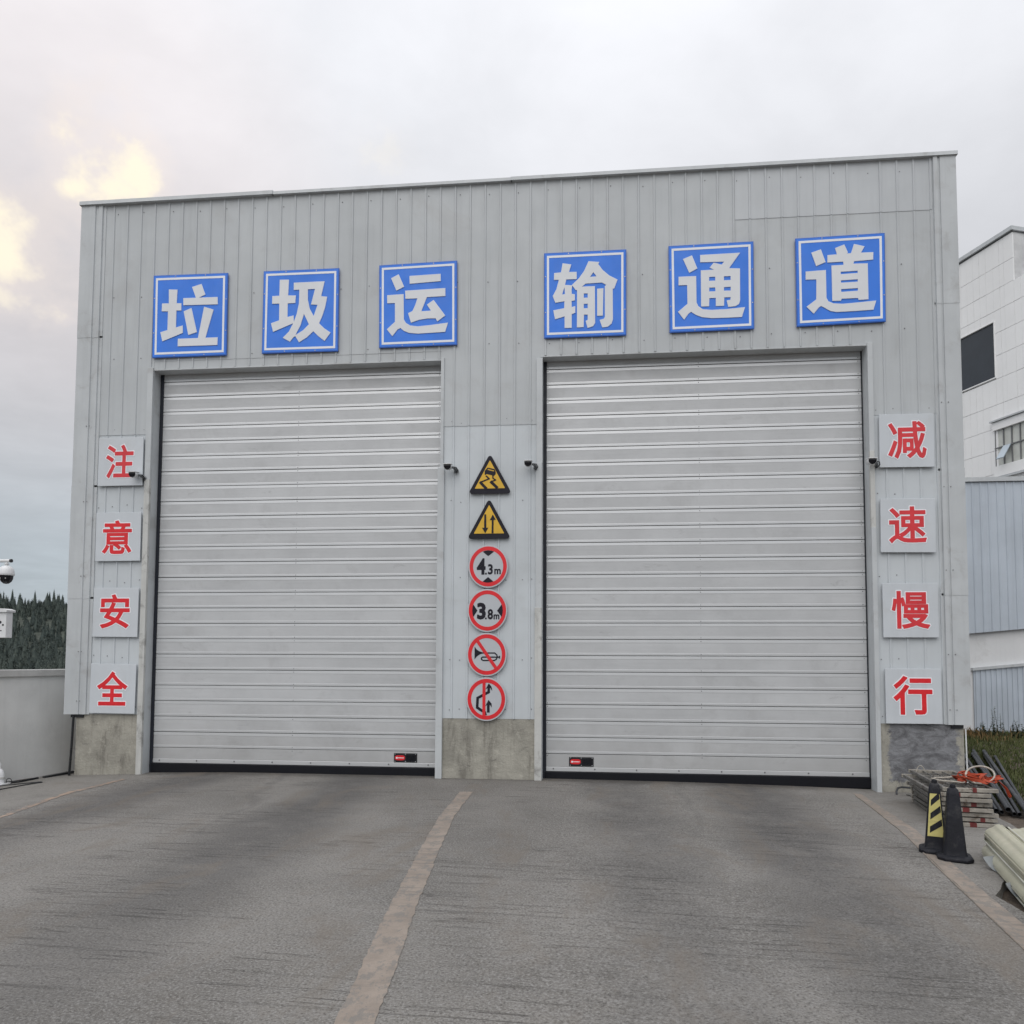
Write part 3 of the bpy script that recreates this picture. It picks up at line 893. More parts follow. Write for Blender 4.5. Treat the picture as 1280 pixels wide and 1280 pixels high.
# ------------------------------------------------------------------ six blue boards above the doors
CH6 = ['first', 'second', 'third', 'fourth', 'fifth', 'sixth']
B6 = [((-7.018, 7.972), (-5.758, 7.959), (-5.750, 6.609), (-7.002, 6.608)), ((-5.165, 7.957), (-3.923, 7.950), (-3.920, 6.607), (-5.167, 6.614)),
      ((-3.278, 7.962), (-2.036, 7.981), (-2.025, 6.638), (-3.262, 6.634)), ((-0.684, 8.028), (0.572, 8.028), (0.566, 6.689), (-0.681, 6.688)),
      ((1.202, 8.046), (2.459, 8.056), (2.453, 6.713), (1.210, 6.701)), ((3.063, 8.067), (4.344, 8.086), (4.331, 6.747), (3.065, 6.720))]
CHARS = '垃圾运输通道'
for i, (c4, (pos, holes)) in enumerate(zip(B6, BLUE)):
    k_ = (11.479 - 0.04) / 11.479                     # boards stand 4 cm in front of the sheet plane
    c4 = [(CAM.x + (x - CAM.x) * k_, CAM.z + (z - CAM.z) * k_) for x, z in c4]
    TL, TR, BR, BL = [Vector(p) for p in c4]

    def uv(u, v):
        p = (BL * (1 - u) + BR * u) * (1 - v) + (TL * (1 - u) + TR * u) * v
        return (p.x, p.y)
    root = thing('blue_sign_board', 'blue square board with white %s above the %s door, %s in the row' % (CHARS[i], 'left' if i < 3 else 'right', CH6[i]), 'sign', ((BL.x + BR.x) / 2, -0.03, (BL.y + BR.y) / 2), 'blue character boards above the doors')
    MB().prism([uv(0, 0), uv(1, 0), uv(1, 1), uv(0, 1)], lambda u, v, w: (u, w, v), -0.040, -0.0185).build('board', M['sblue_edge'], root, bevel=0.004)
    MB().prism([uv(.012, .012), uv(.988, .012), uv(.988, .988), uv(.012, .988)], lambda u, v, w: (u, w, v), -0.0425, -0.0402).build('blue_face', M['sblue'], root)
    o_, i_ = 0.036, 0.062
    flat_shape([[uv(o_, o_), uv(1 - o_, o_), uv(1 - o_, 1 - o_), uv(o_, 1 - o_)]], [[uv(i_, i_), uv(1 - i_, i_), uv(1 - i_, 1 - i_), uv(i_, 1 - i_)]], -0.0424, -0.0455).build('white_border', M['sline'], root)
    flat_shape([[uv(a / 1000, b / 1000) for a, b in q] for q in pos], [[uv(a / 1000, b / 1000) for a, b in q] for q in holes], -0.0424, -0.052).build('character', M['swhite'], root)
    sw_ = MB()
    for (u, v) in ((.018, .3), (.018, .72), (.982, .3), (.982, .68), (.3, .982), (.7, .982), (.3, .018), (.7, .018)):
        x, z = uv(u, v)
        sw_.lathe([(0.010, 0.0), (0.007, 0.004), (0.0, 0.005)], (x, -0.0425, z), 6, 'Y')
    sw_.build('rivets', M['zincscrew'], root, kind='stuff')

# ------------------------------------------------------------------ eight grey plates with red characters
RED = [('注', (-7.453, 4.915), (-7.695, -7.220, 4.649, 5.187), 'topmost plate left of the left door'),
       ('意', (-7.453, 3.707), (-7.712, -7.220, 3.429, 3.967), 'second plate down left of the left door'),
       ('安', (-7.455, 2.501), (-7.710, -7.214, 2.247, 2.786), 'third plate down left of the left door'),
       ('全', (-7.460, 1.300), (-7.715, -7.213, 1.034, 1.567), 'lowest plate left of the left door'),
       ('减', (4.562, 4.962), (4.301, 4.830, 4.699, 5.241), 'topmost plate right of the right door'),
       ('速', (4.552, 3.727), (4.287, 4.800, 3.472, 4.001), 'second plate down right of the right door'),
       ('慢', (4.557, 2.508), (4.298, 4.816, 2.243, 2.784), 'third plate down right of the right door'),
       ('行', (4.568, 1.288), (4.296, 4.822, 1.026, 1.574), 'lowest plate right of the right door')]
for i, (ch, (cx, cz), bx_, where) in enumerate(RED):
    root = thing('grey_sign_plate', 'grey plate with red %s, %s' % (ch, where), 'sign', (cx, -0.03, cz), 'grey plates with red characters beside the doors')
    hw, hh = 0.378, 0.389
    tl = R(jit.uniform(-0.6, 0.6))
    MB().obox((cx, -0.035, cz), (math.cos(tl), 0, math.sin(tl)), (0, 1, 0), (-math.sin(tl), 0, math.cos(tl)), hw, 0.010, hh).build('plate', M['plate'], root, bevel=0.004)
    text_shape(ch, bx_, -0.045, -0.0475, 0.046, 0.020).build('white_outline', M['sline'], root)
    text_shape(ch, bx_, -0.0475, -0.050, 0.020, 0.020).build('character', M['sred'] if i in (0, 4, 5, 6) else M['sred2'], root)


# ------------------------------------------------------------------ six traffic signs on the middle pier
def ell(cx, cz, rx, rz, n=56):
    return [(cx + rx * math.cos(2 * math.pi * k / n), cz + rz * math.sin(2 * math.pi * k / n)) for k in range(n)]


def rtri(cx, z0, z1, hw, r):
    """triangle with rounded corners"""
    P = [Vector((cx - hw, z0)), Vector((cx + hw, z0)), Vector((cx, z1))]
    out = []
    for i in range(3):
        a, b, c = P[i - 1], P[i], P[(i + 1) % 3]
        d1, d2 = (a - b).normalized(), (c - b).normalized()
        half = d1.angle(d2) / 2
        t = r / math.tan(half)
        cen = b + (d1 + d2).normalized() * (r / math.sin(half))
        s = b + d1 * t - cen
        e = b + d2 * t - cen
        ang = s.angle_signed(e)
        for k in range(7):
            th = -ang * k / 6
            out.append((cen.x + s.x * math.cos(th) - s.y * math.sin(th), cen.y + s.x * math.sin(th) + s.y * math.cos(th)))
    return out


def thick(pts, w, closed=False):
    """list of quads along a polyline: strokes of a pictogram"""
    pts = [Vector(p) for p in pts]
    if closed:
        pts.append(pts[0])
    out = []
    for a, b in zip(pts, pts[1:]):
        d = (b - a).normalized()
        n = Vector((-d.y, d.x)) * w
        e = d * w * 0.6
        out.append([tuple(a - e + n), tuple(a - e - n), tuple(b + e - n), tuple(b + e + n)])
    return out


SY = -0.045


def disc_sign(cx, cz, label):
    root = thing('round_traffic_sign', label, 'traffic sign', (cx, -0.03, cz), 'round red-rimmed signs on the middle pier')
    MB().prism(ell(cx, cz, .302, .325), lambda u, v, w: (u, w, v), SY, SY + 0.022).build('disc', M['tailwhite'], root, bevel=0.003)
    flat_shape([ell(cx, cz, .283, .304)], [ell(cx, cz, .229, .246)], SY - .0002, SY - .0025).build('red_rim', M['sred2'], root)
    return root


def sub(root, shapes, holes, mat, name, d=0.0):
    return flat_shape(shapes, holes, SY - .0002, SY - .0028 - d).build(name, mat, root)


# zoomed-sign coordinates (1280 across 60 px) -> metres
def zc(cx, cz, zx, zy, zw=1070, zh=1150, mx=645, my=640):
    return (cx + (zx - mx) / zw * 0.604, cz - (zy - my) / zh * 0.65)


cx, cz = -1.516, 3.184
root = disc_sign(cx, cz, 'round white sign with red rim reading 4.3m, third sign on the middle pier')
Q = lambda x, y: zc(cx, cz, x, y)
for body, (x0, x1, y1, y0), wgt, nm in (('4', (340, 578, 860, 420), 0.045, 'digit'), ('3', (640, 772, 858, 578), 0.035, 'digit'), ('m', (812, 985, 852, 706), 0.03, 'letter')):
    a, b = Q(x0, y1), Q(x1, y0)
    text_shape(body, (a[0], b[0], a[1], b[1]), SY - .0002, SY - .0028, wgt).build(nm, M['sblack'], root)
sub(root, [[Q(565, 810), Q(610, 810), Q(610, 858), Q(565, 858)]], [], M['sblack'], 'point')
sub(root, [[Q(500, 1045), Q(560, 1068), Q(640, 1078), Q(720, 1068), Q(790, 1045), Q(645, 925)], [Q(500, 245), Q(645, 365), Q(800, 245), Q(740, 220), Q(645, 208), Q(560, 220)]], [], M['sblack'], 'height_arrows')

cx, cz = -1.524, 2.518
root = disc_sign(cx, cz, 'round white sign with red rim reading 3.8m, fourth sign on the middle pier')
Q = lambda x, y: zc(cx, cz, x, y, mx=622, my=622)
for body, (x0, x1, y1, y0), wgt, nm in (('3', (345, 580, 862, 415), 0.045, 'digit'), ('8', (630, 775, 860, 585), 0.035, 'digit'), ('m', (790, 945, 858, 725), 0.03, 'letter')):
    a, b = Q(x0, y1), Q(x1, y0)
    text_shape(body, (a[0], b[0], a[1], b[1]), SY - .0002, SY - .0028, wgt).build(nm, M['sblack'], root)
sub(root, [[Q(562, 812), Q(605, 812), Q(605, 858), Q(562, 858)]], [], M['sblack'], 'point')
sub(root, [[Q(245, 460), Q(355, 625), Q(245, 795), Q(222, 700), Q(215, 622), Q(222, 540)], [Q(1005, 460), Q(1030, 540), Q(1037, 622), Q(1030, 700), Q(1005, 795), Q(885, 628)]], [], M['sblack'], 'width_arrows')

cx, cz = -1.530, 1.856
root = disc_sign(cx, cz, 'round white sign with a red slash across a black horn, fifth sign down')
Q = lambda x, y: zc(cx, cz, x, y, mx=605, my=648)
ring = lambda cx_, y0, y1, x0, x1: [Q(x0 + 45, y0), Q(x1 - 60, y0), Q(x1, (y0 + y1) / 2), Q(x1 - 60, y1), Q(x0 + 45, y1), Q(x0, (y0 + y1) / 2)]
horn = [[Q(280, 440), Q(330, 510), Q(400, 560), Q(500, 592), Q(500, 622), Q(420, 645), Q(340, 700), Q(280, 775)]]
for pl in ([(480, 607), (820, 607), (875, 660), (890, 715), (860, 775), (810, 805), (510, 805), (470, 780), (462, 740), (500, 715), (945, 717)], [(948, 690), (948, 745)]):
    horn += thick([Q(*p) for p in pl], 0.0095)
sub(root, horn, [], M['sblack'], 'horn')
a, b = Vector(Q(355, 290)), Vector(Q(850, 1000))
sub(root, thick([a, b], 0.024), [], M['sred2'], 'slash', 0.002)

cx, cz = -1.532, 1.189
root = disc_sign(cx, cz, 'round white sign with a red bar over two black arrows, lowest on the middle pier')
Q = lambda x, y: zc(cx, cz, x, y, mx=597, my=640)
ar = []
for pl, w_ in (([(660, 320), (660, 450), (365, 610), (355, 860), (470, 935), (560, 985), (575, 1045)], 0.020), ([(652, 970), (652, 780)], 0.020)):
    ar += thick([Q(*p) for p in pl], w_)
ar += [[Q(660, 225), Q(560, 400), Q(620, 345), Q(660, 330)], [Q(660, 225), Q(660, 330), Q(700, 340), Q(755, 425), Q(738, 310)], [Q(655, 655), Q(570, 830), Q(620, 790), Q(655, 775)], [Q(655, 655), Q(655, 775), Q(695, 790), Q(745, 855), Q(740, 755)]]
sub(root, [[tuple(p) for p in q] for q in ar], [], M['sblack'], 'arrows')
sub(root, [[Q(495, 180), Q(575, 180), Q(575, 1105), Q(495, 1105)]], [], M['sred2'], 'bar', 0.002)


def tri_sign(cx, z0, z1, label):
    root = thing('triangular_warning_sign', label, 'traffic sign', (cx, -0.03, (z0 + z1) / 2), 'yellow triangular signs on the middle pier')
    MB().prism(rtri(cx, z0, z1, 0.333, 0.035), lambda u, v, w: (u, w, v), SY, SY + 0.022).build('plate', M['sblack'], root)
    h = z1 - z0
    MB().prism(rtri(cx, z0 + 0.078, z1 - 0.105, 0.232, 0.006), lambda u, v, w: (u, w, v), SY - 0.0022, SY - 0.0002).build('yellow_face', M['syellow'], root)
    return root


SYT = SY - 0.0022
cx = -1.497
root = tri_sign(cx, 4.295, 4.912, 'yellow triangular sign with a skidding car, topmost on the middle pier')
QT = lambda x, y: (cx + (x - 655) / 1050 * 0.655, 4.912 - (y - 100) / 1025 * 0.617)
car = [[QT(600, 462), QT(770, 505), QT(800, 590), QT(795, 640), QT(740, 690), QT(715, 690), QT(705, 660), QT(575, 628), QT(540, 655), QT(528, 640), QT(525, 550)]]
sk = thick([QT(565, 680), QT(640, 750)], 0.011) + thick([QT(640, 748), QT(420, 838)], 0.011) + thick([QT(425, 840), QT(560, 990)], 0.021)
sk += thick([QT(730, 690), QT(728, 735), QT(795, 785)], 0.010) + thick([QT(795, 785), QT(680, 828)], 0.011) + thick([QT(685, 830), QT(830, 978)], 0.022)
flat_shape(car + sk, [[QT(605, 495), QT(760, 540), QT(755, 565), QT(595, 522)]], SYT - .0002, SYT - .0028).build('skidding_car', M['sblack'], root)
cx = -1.506
root = tri_sign(cx, 3.606, 4.226, 'yellow triangular sign with two opposing arrows, second down on the middle pier')
QT = lambda x, y: (cx + (x - 632) / 1050 * 0.655, 4.226 - (y - 45) / 1025 * 0.617)
ar = [[QT(515, 460), QT(562, 460), QT(567, 800), QT(512, 800)], [QT(462, 800), QT(615, 800), QT(540, 938)], [QT(698, 600), QT(745, 600), QT(742, 940), QT(696, 940)], [QT(648, 610), QT(798, 600), QT(722, 465)]]
flat_shape(ar, [], SYT - .0002, SYT - .0028).build('opposing_arrows', M['sblack'], root)


M['galvd'] = surf('grey_bracket', (0.16, 0.17, 0.18), 0.5, 0.3)


# ------------------------------------------------------------------ four bullet cameras on the door jambs
def bullet(x, z, side, label):
    """seen from in front: white hooded body, black glass face cut flat by the hood; bracket on one side"""
    root = thing('security_camera', label, 'camera', (x, -0.05, z), 'small bullet cameras beside the doors')
    ax = (Vector((1, 0, 0)), Vector((0, -0.14, 0.99)), Vector((0, -0.99, -0.14)))     # looks forward and a little down
    c = Vector((x, -0.15, z + 0.012))

    def dcut(r_, top, h_, n=22):
        """disc with its upper part cut flat"""
        a0 = math.asin(top / r_)
        return [c + ax[0] * (r_ * math.cos(t)) + ax[1] * (r_ * math.sin(t)) + ax[2] * h_ for t in [math.pi - a0 + (math.pi + 2 * a0) * k / n for k in range(n + 1)]]

    def skin(rings, caps=True):
        m_ = len(rings[0])
        v_ = [p for r_ in rings for p in r_]
        f_ = [(i * m_ + k, i * m_ + (k + 1) % m_, (i + 1) * m_ + (k + 1) % m_, (i + 1) * m_ + k) for i in range(len(rings) - 1) for k in range(m_)]
        f_ += [tuple(range(m_))[::-1], tuple(range((len(rings) - 1) * m_, len(rings) * m_))]
        return MB().add(v_, f_)
    skin([dcut(0.036, 0.018, -0.085), dcut(0.056, 0.022, -0.06), dcut(0.061, 0.024, 0.04), dcut(0.058, 0.022, 0.047)]).build('body', M['whitepl'], root, smooth=True)
    skin([dcut(0.0555, 0.018, 0.0472), dcut(0.053, 0.017, 0.056), dcut(0.03, 0.010, 0.060)]).build('lens_face', M['glassblack'], root, smooth=True)
    hd = c + ax[1] * 0.031
    MB().obox(hd + ax[2] * 0.0, ax[0], ax[1], ax[2], 0.062, 0.006, 0.078).build('hood', M['whitepl'], root, bevel=0.004)
    MB().tube([c - ax[2] * 0.06 + Vector((side * 0.02, 0, -0.01)), c + Vector((side * 0.075, 0.045, -0.01)), c + Vector((side * 0.10, 0.085, -0.03)), c + Vector((side * 0.105, 0.12, -0.04))], [0.018, 0.020, 0.022, 0.022], 10).build('bracket', M['galvd'], root, smooth=True)
    MB().lathe([(0.036, 0.0), (0.036, 0.02), (0.02, 0.03), (0.0, 0.032)], c + Vector((side * 0.105, 0.146, -0.04)), 14, 'Y').build('wall_mount', M['galvd'], root, smooth=True)
    MB().tube([c + Vector((side * 0.09, 0.06, 0.0)), c + Vector((side * 0.12, 0.03, -0.012)), c + Vector((side * 0.14, 0.07, -0.045)), c + Vector((side * 0.11, 0.10, -0.08)), c + Vector((side * 0.105, 0.15, -0.06))], 0.008, 6).build('cable', M['black'], root, smooth=True)
    return root


bullet(-7.155, 4.672, 1, 'bullet camera overlapping the top red-lettered plate left of the left door')
bullet(-2.125, 4.690, 1, 'bullet camera on the right jamb of the left shutter door')
bullet(-0.905, 4.713, 1, 'bullet camera on the middle pier beside the right shutter door')
bullet(4.030, 4.640, 1, 'bullet camera on the right jamb of the right shutter door')

# ------------------------------------------------------------------ left side: wall, camera pole, fittings
wd = Vector((0.302, 1.03, 0)).normalized()
wn = Vector((wd.y, -wd.x, 0))
w0 = Vector((-8.97, -0.45, 0))
root = thing('perimeter_wall', 'low grey rendered wall with pale coping left of the building', 'wall', tuple(w0 + Vector((0, 0, -0.2))))
MB().obox(w0 - wn * 0.12 + Vector((0, 0, 0.62)) + wd * 6, wd, wn, (0, 0, 1), 17, 0.12, 0.86).build('wall_body', M['render'], root)
for k in range(9):
    MB().obox(w0 - wn * 0.12 + Vector((0, 0, 1.535)) + wd * (-9 + k * 3.0), wd, wn, (0, 0, 1), 1.494, 0.165, 0.055).build('coping', M['cap'], root, bevel=0.01)

px, py = -9.02, -0.80
root = thing('camera_pole', 'white pole with arm standing at the left edge before the perimeter wall', 'pole', (px, py, road_z(px)))
MB().tube([(px, py, road_z(px)), (px, py, 3.32)], 0.045, 14).build('pole', M['whitepl'], root, smooth=True)
MB().tube([(px, py, 3.235), (-8.66, py, 3.235)], 0.024, 12).build('arm', M['whitepl'], root, smooth=True)
MB().tube([(-8.665, py, 3.235), (-8.640, py, 3.235)], 0.027, 12).build('end_cap', M['black'], root, smooth=True)
MB().lathe([(0.09, 0.0), (0.09, 0.02), (0.05, 0.03)], (px, py, road_z(px)), 16).build('base_plate', M['whitepl'], root, smooth=True)

dx_ = -8.720
root = thing('dome_camera', 'white dome camera with dark glass hanging from the arm at the left edge', 'camera', (dx_, py, 2.95))
MB().lathe([(0.100, 3.012), (0.107, 3.022), (0.107, 3.045), (0.101, 3.09), (0.086, 3.128), (0.058, 3.15), (0.025, 3.158), (0.02, 3.178), (0.036, 3.182), (0.036, 3.193), (0.016, 3.197), (0.016, 3.213)], (dx_, py, 0), 24).build('housing', M['whitepl'], root, smooth=True)
MB().lathe([(0.0, 2.885), (0.036, 2.892), (0.070, 2.922), (0.088, 2.962), (0.093, 3.011)], (dx_, py, 0), 24).build('dome_glass', M['glassblack'], root, smooth=True)
for s in (-0.042, 0.042):
    MB().lathe([(0.009, 0.0), (0.007, 0.004), (0.0, 0.005)], (dx_ + s + 0.012, py - 0.082, 2.965), 10, 'Y').build('infrared_lamp', M['cap'], root)

root = thing('control_box', 'white control box with a lid on the pole at the left edge', 'box', (-8.80, py, 2.05))
MB().box(-8.885, -8.612, py - 0.10, py + 0.03, 2.075, 2.455).build('case', M['whitepl'], root, bevel=0.006)
MB().prism([(-8.90, 2.4555), (-8.590, 2.4555), (-8.580, 2.485), (-8.65, 2.508), (-8.90, 2.525)], lambda u, v, w: (u, w, v), py - 0.13, py + 0.05).build('lid', M['whitepl'], root)
for ux, uz, ur in ((-8.66, 2.265, 0.015), (-8.705, 2.305, 0.022), (-8.69, 2.18, 0.011), (-8.72, 2.235, 0.014)):
    MB().lathe([(ur, 0.0), (ur * 0.8, 0.006), (0.0, 0.007)], (ux, py - 0.10, uz), 12, 'Y').build('port', M['black'], root)

hx, hy = -8.815, -0.62
root = thing('pipe_fitting', 'white elbow pipe fitting on a base plate at the left edge', 'pipe', (hx, hy, road_z(hx)))
hz = road_z(hx)
MB().obox((hx - 0.03, hy, hz + 0.012), (1, 0, 0), (0, 1, 0), (0, 0, 1), 0.12, 0.1, 0.012).build('base_plate', M['whitepl'], root, bevel=0.003)
el = [(hx, hy, hz + 0.02), (hx, hy, hz + 0.12)] + [(hx - 0.06 + 0.06 * math.cos(R(a)), hy, hz + 0.14 + 0.075 * math.sin(R(a))) for a in range(0, 100, 15)] + [(hx - 0.18, hy, hz + 0.215)]
MB().tube(el, 0.042, 14).build('elbow', M['whitepl'], root, smooth=True)
MB().tube([(hx - 0.05, hy, hz + 0.215), (hx - 0.05, hy, hz + 0.30), (hx - 0.07, hy, hz + 0.33), (hx - 0.12, hy, hz + 0.34)], 0.036, 12).build('riser', M['whitepl'], root, smooth=True)
MB().lathe([(0.052, 0.0), (0.052, 0.03)], (hx, hy, hz + 0.09), 16).build('collar', M['cap'], root, smooth=True)


def ground_run(name, label, pts, r, m='black', cat='cable', group=None, dz=0.0):
    P = []
    for (a, b), (c, d) in zip(pts, pts[1:]):
        for k in range(5):
            x, y = a + (c - a) * k / 5, b + (d - b) * k / 5
            P.append((x, y, road_z(x) + r + dz))
    P.append((pts[-1][0], pts[-1][1], road_z(pts[-1][0]) + r + dz))
    root = MB().tube(P, r, 8).build(name, M[m], smooth=True)
    return tag(root, label, cat, group)


ground_run('black_cable', 'black cable along the foot of the grey perimeter wall', [(-8.86, -0.56), (-8.80, -0.52), (-8.62, -0.50), (-8.60, -0.30), (-8.58, -0.15)], 0.016)
ground_run('black_cable', 'thin black cable looping out from the left edge onto the concrete', [(-8.9, -0.95), (-8.55, -0.78), (-8.1, -0.70), (-8.05, -0.76), (-8.2, -1.05), (-8.35, -1.6)], 0.008)
t_ = Vector((-8.72, -0.58, road_z(-8.84)))
tag(MB().tube([t_ + Vector((0.045 * math.cos(a), 0, 0.05 + 0.045 * math.sin(a))) for a in [R(k * 30) for k in range(-3, 10)]], 0.006, 6).build('cable_loop', M['black'], smooth=True), 'small upright loop of black cable beside the white pipe fitting', 'cable')
s_ = MB().obox((-8.42, 0.10, road_z(-8.42) + 0.02), (0.32, 0.5, 0.05), (0.5, -0.32, 0), (0, 0, 1), 0.22, 0.035, 0.016).build('rubber_strip', M['black'])
tag(s_, 'short black rubber strip on the ground between wall and building corner', 'strip')

# ------------------------------------------------------------------ right side: road cones
M['cone'] = surf('scuffed_black_rubber', (0.011, 0.0118, 0.017), 0.6, spec=0.3, var=0.2, vscale=5, grime=(0.085, 0.082, 0.08), gfac=0.45, gscale=7.0, bump=0.003, bscale=40)
M['cyel'] = surf('reflective_yellow', (0.60, 0.53, 0.19), 0.45, var=0.08, vscale=8, grime=(0.3, 0.26, 0.12), gfac=0.35, gscale=8)
M['steel'] = surf('dull_black_steel', (0.034, 0.036, 0.041), 0.42, 0.4, var=0.25, vscale=6, grime=(0.2, 0.2, 0.195), gfac=0.5, gscale=1.5, rvar=0.05)
M['galv'] = surf('dirty_grey_steel', (0.17, 0.165, 0.155), 0.6, 0.3, var=0.2, vscale=6, grime=(0.08, 0.06, 0.045), gfac=0.7, gscale=9)
M['wpaint'] = surf('chipped_white_paint', (0.29, 0.27, 0.235), 0.65, var=0.25, vscale=6, grime=(0.10, 0.07, 0.05), gfac=1.0, gscale=8, streak=0.6, stretch=(6, 6, 3))
M['rpaint'] = surf('chipped_red_paint', (0.14, 0.022, 0.02), 0.6, var=0.2, vscale=10, grime=(0.10, 0.05, 0.04), gfac=0.6, gscale=16)
M['orange'] = surf('orange_webbing', (0.40, 0.058, 0.022), 0.75, var=0.2, vscale=12, bump=0.002, bscale=120)
M['rope'] = surf('pale_rope', (0.40, 0.37, 0.32), 0.85, var=0.2, vscale=20, bump=0.003, bscale=150)
M['cream'] = surf('cream_coated_steel', (0.46, 0.45, 0.345), 0.38, var=0.08, vscale=3, grime=(0.3, 0.28, 0.2), gfac=0.35, gscale=4)
M['greycoat'] = surf('grey_coated_steel', (0.30, 0.32, 0.335), 0.45, var=0.1, vscale=3)


M['hem'] = surf('pale_cut_edge', (0.52, 0.52, 0.46), 0.4)


def cone(x, y, rz, label, stripes):
    zb = road_z(x)
    root = thing('road_cone', label, 'road cone', (x, y, zb), 'square black road cones')
    ca, sa = math.cos(rz), math.sin(rz)

    def P(u, v, z):
        return (x + u * ca - v * sa, y + u * sa + v * ca, zb + z)

    def ring(h, c, z):
        return [P(*p, z) for p in ((-h + c, -h), (h - c, -h), (h, -h + c), (h, h - c), (h - c, h), (-h + c, h), (-h, h - c), (-h, -h + c))]

    def loft(levels):
        mb = MB()
        vs_ = [p for l in levels for p in ring(*l)]
        fs_ = [tuple(range(8))[::-1], tuple(range(8 * (len(levels) - 1), 8 * len(levels)))]
        for i in range(len(levels) - 1):
            for k in range(8):
                fs_.append((i * 8 + k, i * 8 + (k + 1) % 8, (i + 1) * 8 + (k + 1) % 8, (i + 1) * 8 + k))
        return mb.add(vs_, fs_)
    loft([(0.138, 0.05, 0.0), (0.146, 0.055, 0.012), (0.146, 0.055, 0.032), (0.136, 0.05, 0.044), (0.108, 0.03, 0.055)]).build('base', M['cone'], root, smooth=True)
    loft([(0.100, 0.022, 0.05), (0.094, 0.018, 0.068), (0.090, 0.016, 0.10), (0.050, 0.012, 0.60), (0.042, 0.012, 0.645), (0.028, 0.010, 0.66)]).build('body', M['cone'], root, smooth=True)
    MB().lathe([(0.022, 0.655), (0.026, 0.67), (0.022, 0.69), (0.012, 0.695), (0.010, 0.672), (0.0, 0.67)], (x, y, zb), 14).build('top_knob', M['cone'], root, smooth=True)
    if stripes:
        def face(u, z, off=0.002):      # point on the face toward -v; u in -1..1
            t = (z - 0.10) / 0.50
            h = 0.090 + (0.050 - 0.090) * t
            c = 0.016 + (0.012 - 0.016) * t
            return P(u * (h - c), -h - off, z)
        z0, z1 = 0.165, 0.565
        mb = MB()
        nn = 12
        vs_ = [face(u, z0 + (z1 - z0) * k / nn) for k in range(nn + 1) for u in (-1, 1)]
        mb.add(vs_, [(2 * k, 2 * k + 1, 2 * k + 3, 2 * k + 2) for k in range(nn)])
        mb.build('reflective_panel', M['cyel'], root)
        for k in range(3):
            a = 0.195 + k * 0.125
            mb = MB()
            mb.add([face(-0.72, a, 0.0035), face(0.93, a + 0.075, 0.0035), face(0.93, a + 0.135, 0.0035), face(-0.72, a + 0.06, 0.0035)], [(0, 1, 2, 3)])
            mb.build('black_stripe', M['cone'], root)
    return root


cone(3.318, -3.60, R(-22), 'black road cone with yellow diagonal stripes, behind the plain one', True)
cone(3.372, -3.86, R(-17), 'plain scuffed black road cone in front of the striped one', False)

# ------------------------------------------------------------------ stack of steel trestle frames
ld = Vector((0.17, 0.985, 0)).normalized()
wdir = Vector((ld.y, -ld.x, 0))
fr = random.Random(5)
z = road_z(4.2)
for k in range(8):
    h = 0.046
    ofs = Vector((fr.uniform(-0.05, 0.03), fr.uniform(-0.06, 0.05), 0)) if k not in (0, 7) else Vector((0.0, 0.0, 0))
    if k == 6:
        ofs = Vector((-0.10, 0.0, 0))
    ang = R(fr.uniform(-2, 2))
    L_ = Matrix.Rotation(ang, 3, 'Z') @ ld
    W_ = Matrix.Rotation(ang, 3, 'Z') @ wdir
    o0 = Vector((4.02, -2.22, z + h / 2)) + ofs
    width, length = 0.50 + fr.uniform(-0.03, 0.03), 1.45 + fr.uniform(-0.08, 0.05)
    nth = ('lowest in the stack, on the concrete', 'second from the bottom of the stack', 'third from the bottom of the stack', 'fourth from the bottom of the stack', 'fifth from the bottom of the stack', 'sixth from the bottom of the stack', 'second from the top of the stack', 'topmost in the stack, under the orange straps')[k]
    root = thing('trestle_frame', 'red and white painted steel ladder frame, ' + nth, 'steel frame', tuple(o0 - Vector((0, 0, h / 2))), 'steel ladder frames stacked beside the pier')
    hh = h / 2 - 0.004
    for s in (0, 1):
        MB().obox(o0 + W_ * (width * s) + L_ * (length / 2), W_, L_, (0, 0, 1), 0.018, length / 2 - 0.024, hh).build('side_rail', M['galv'], root, bevel=0.004)
    for e, nm in ((0, 'front_bar'), (1, 'rear_bar')):
        c_ = o0 + W_ * (width / 2) + L_ * (length * e)
        b_ = MB().obox(c_, W_, L_, (0, 0, 1), width / 2 + 0.03, 0.022, hh + 0.002).build(nm, M['wpaint'], root, bevel=0.004)
        if e == 0:
            for t in (((0.40, 0.05),), ((0.62, 0.035),), (), ((0.36, 0.05),), ((0.55, 0.04),), (), ((0.30, 0.03),), ((0.46, 0.03),))[k]:
                MB().obox(c_ + W_ * (t[0] - 0.5 + 0.12) * width, W_, L_, (0, 0, 1), t[1] * 0.7, 0.0232, hh + 0.0032).build('red_band', M['rpaint'], b_)
    for r_ in range(1, 6):
        MB().obox(o0 + W_ * (width / 2) + L_ * (length * r_ / 6), W_, L_, (0, 0, 1), width / 2 - 0.018, 0.011, 0.011).build('rung', M['galv'], root)
    for r_ in (0.27, 0.5, 0.73):
        MB().obox(o0 + W_ * (width * r_) + L_ * (length / 2) + Vector((0, 0, 0.004)), W_, L_, (0, 0, 1), 0.007, length / 2 - 0.03, 0.007).build('long_rod', M['galv'], root)
    z += h + 0.009
ztop = z


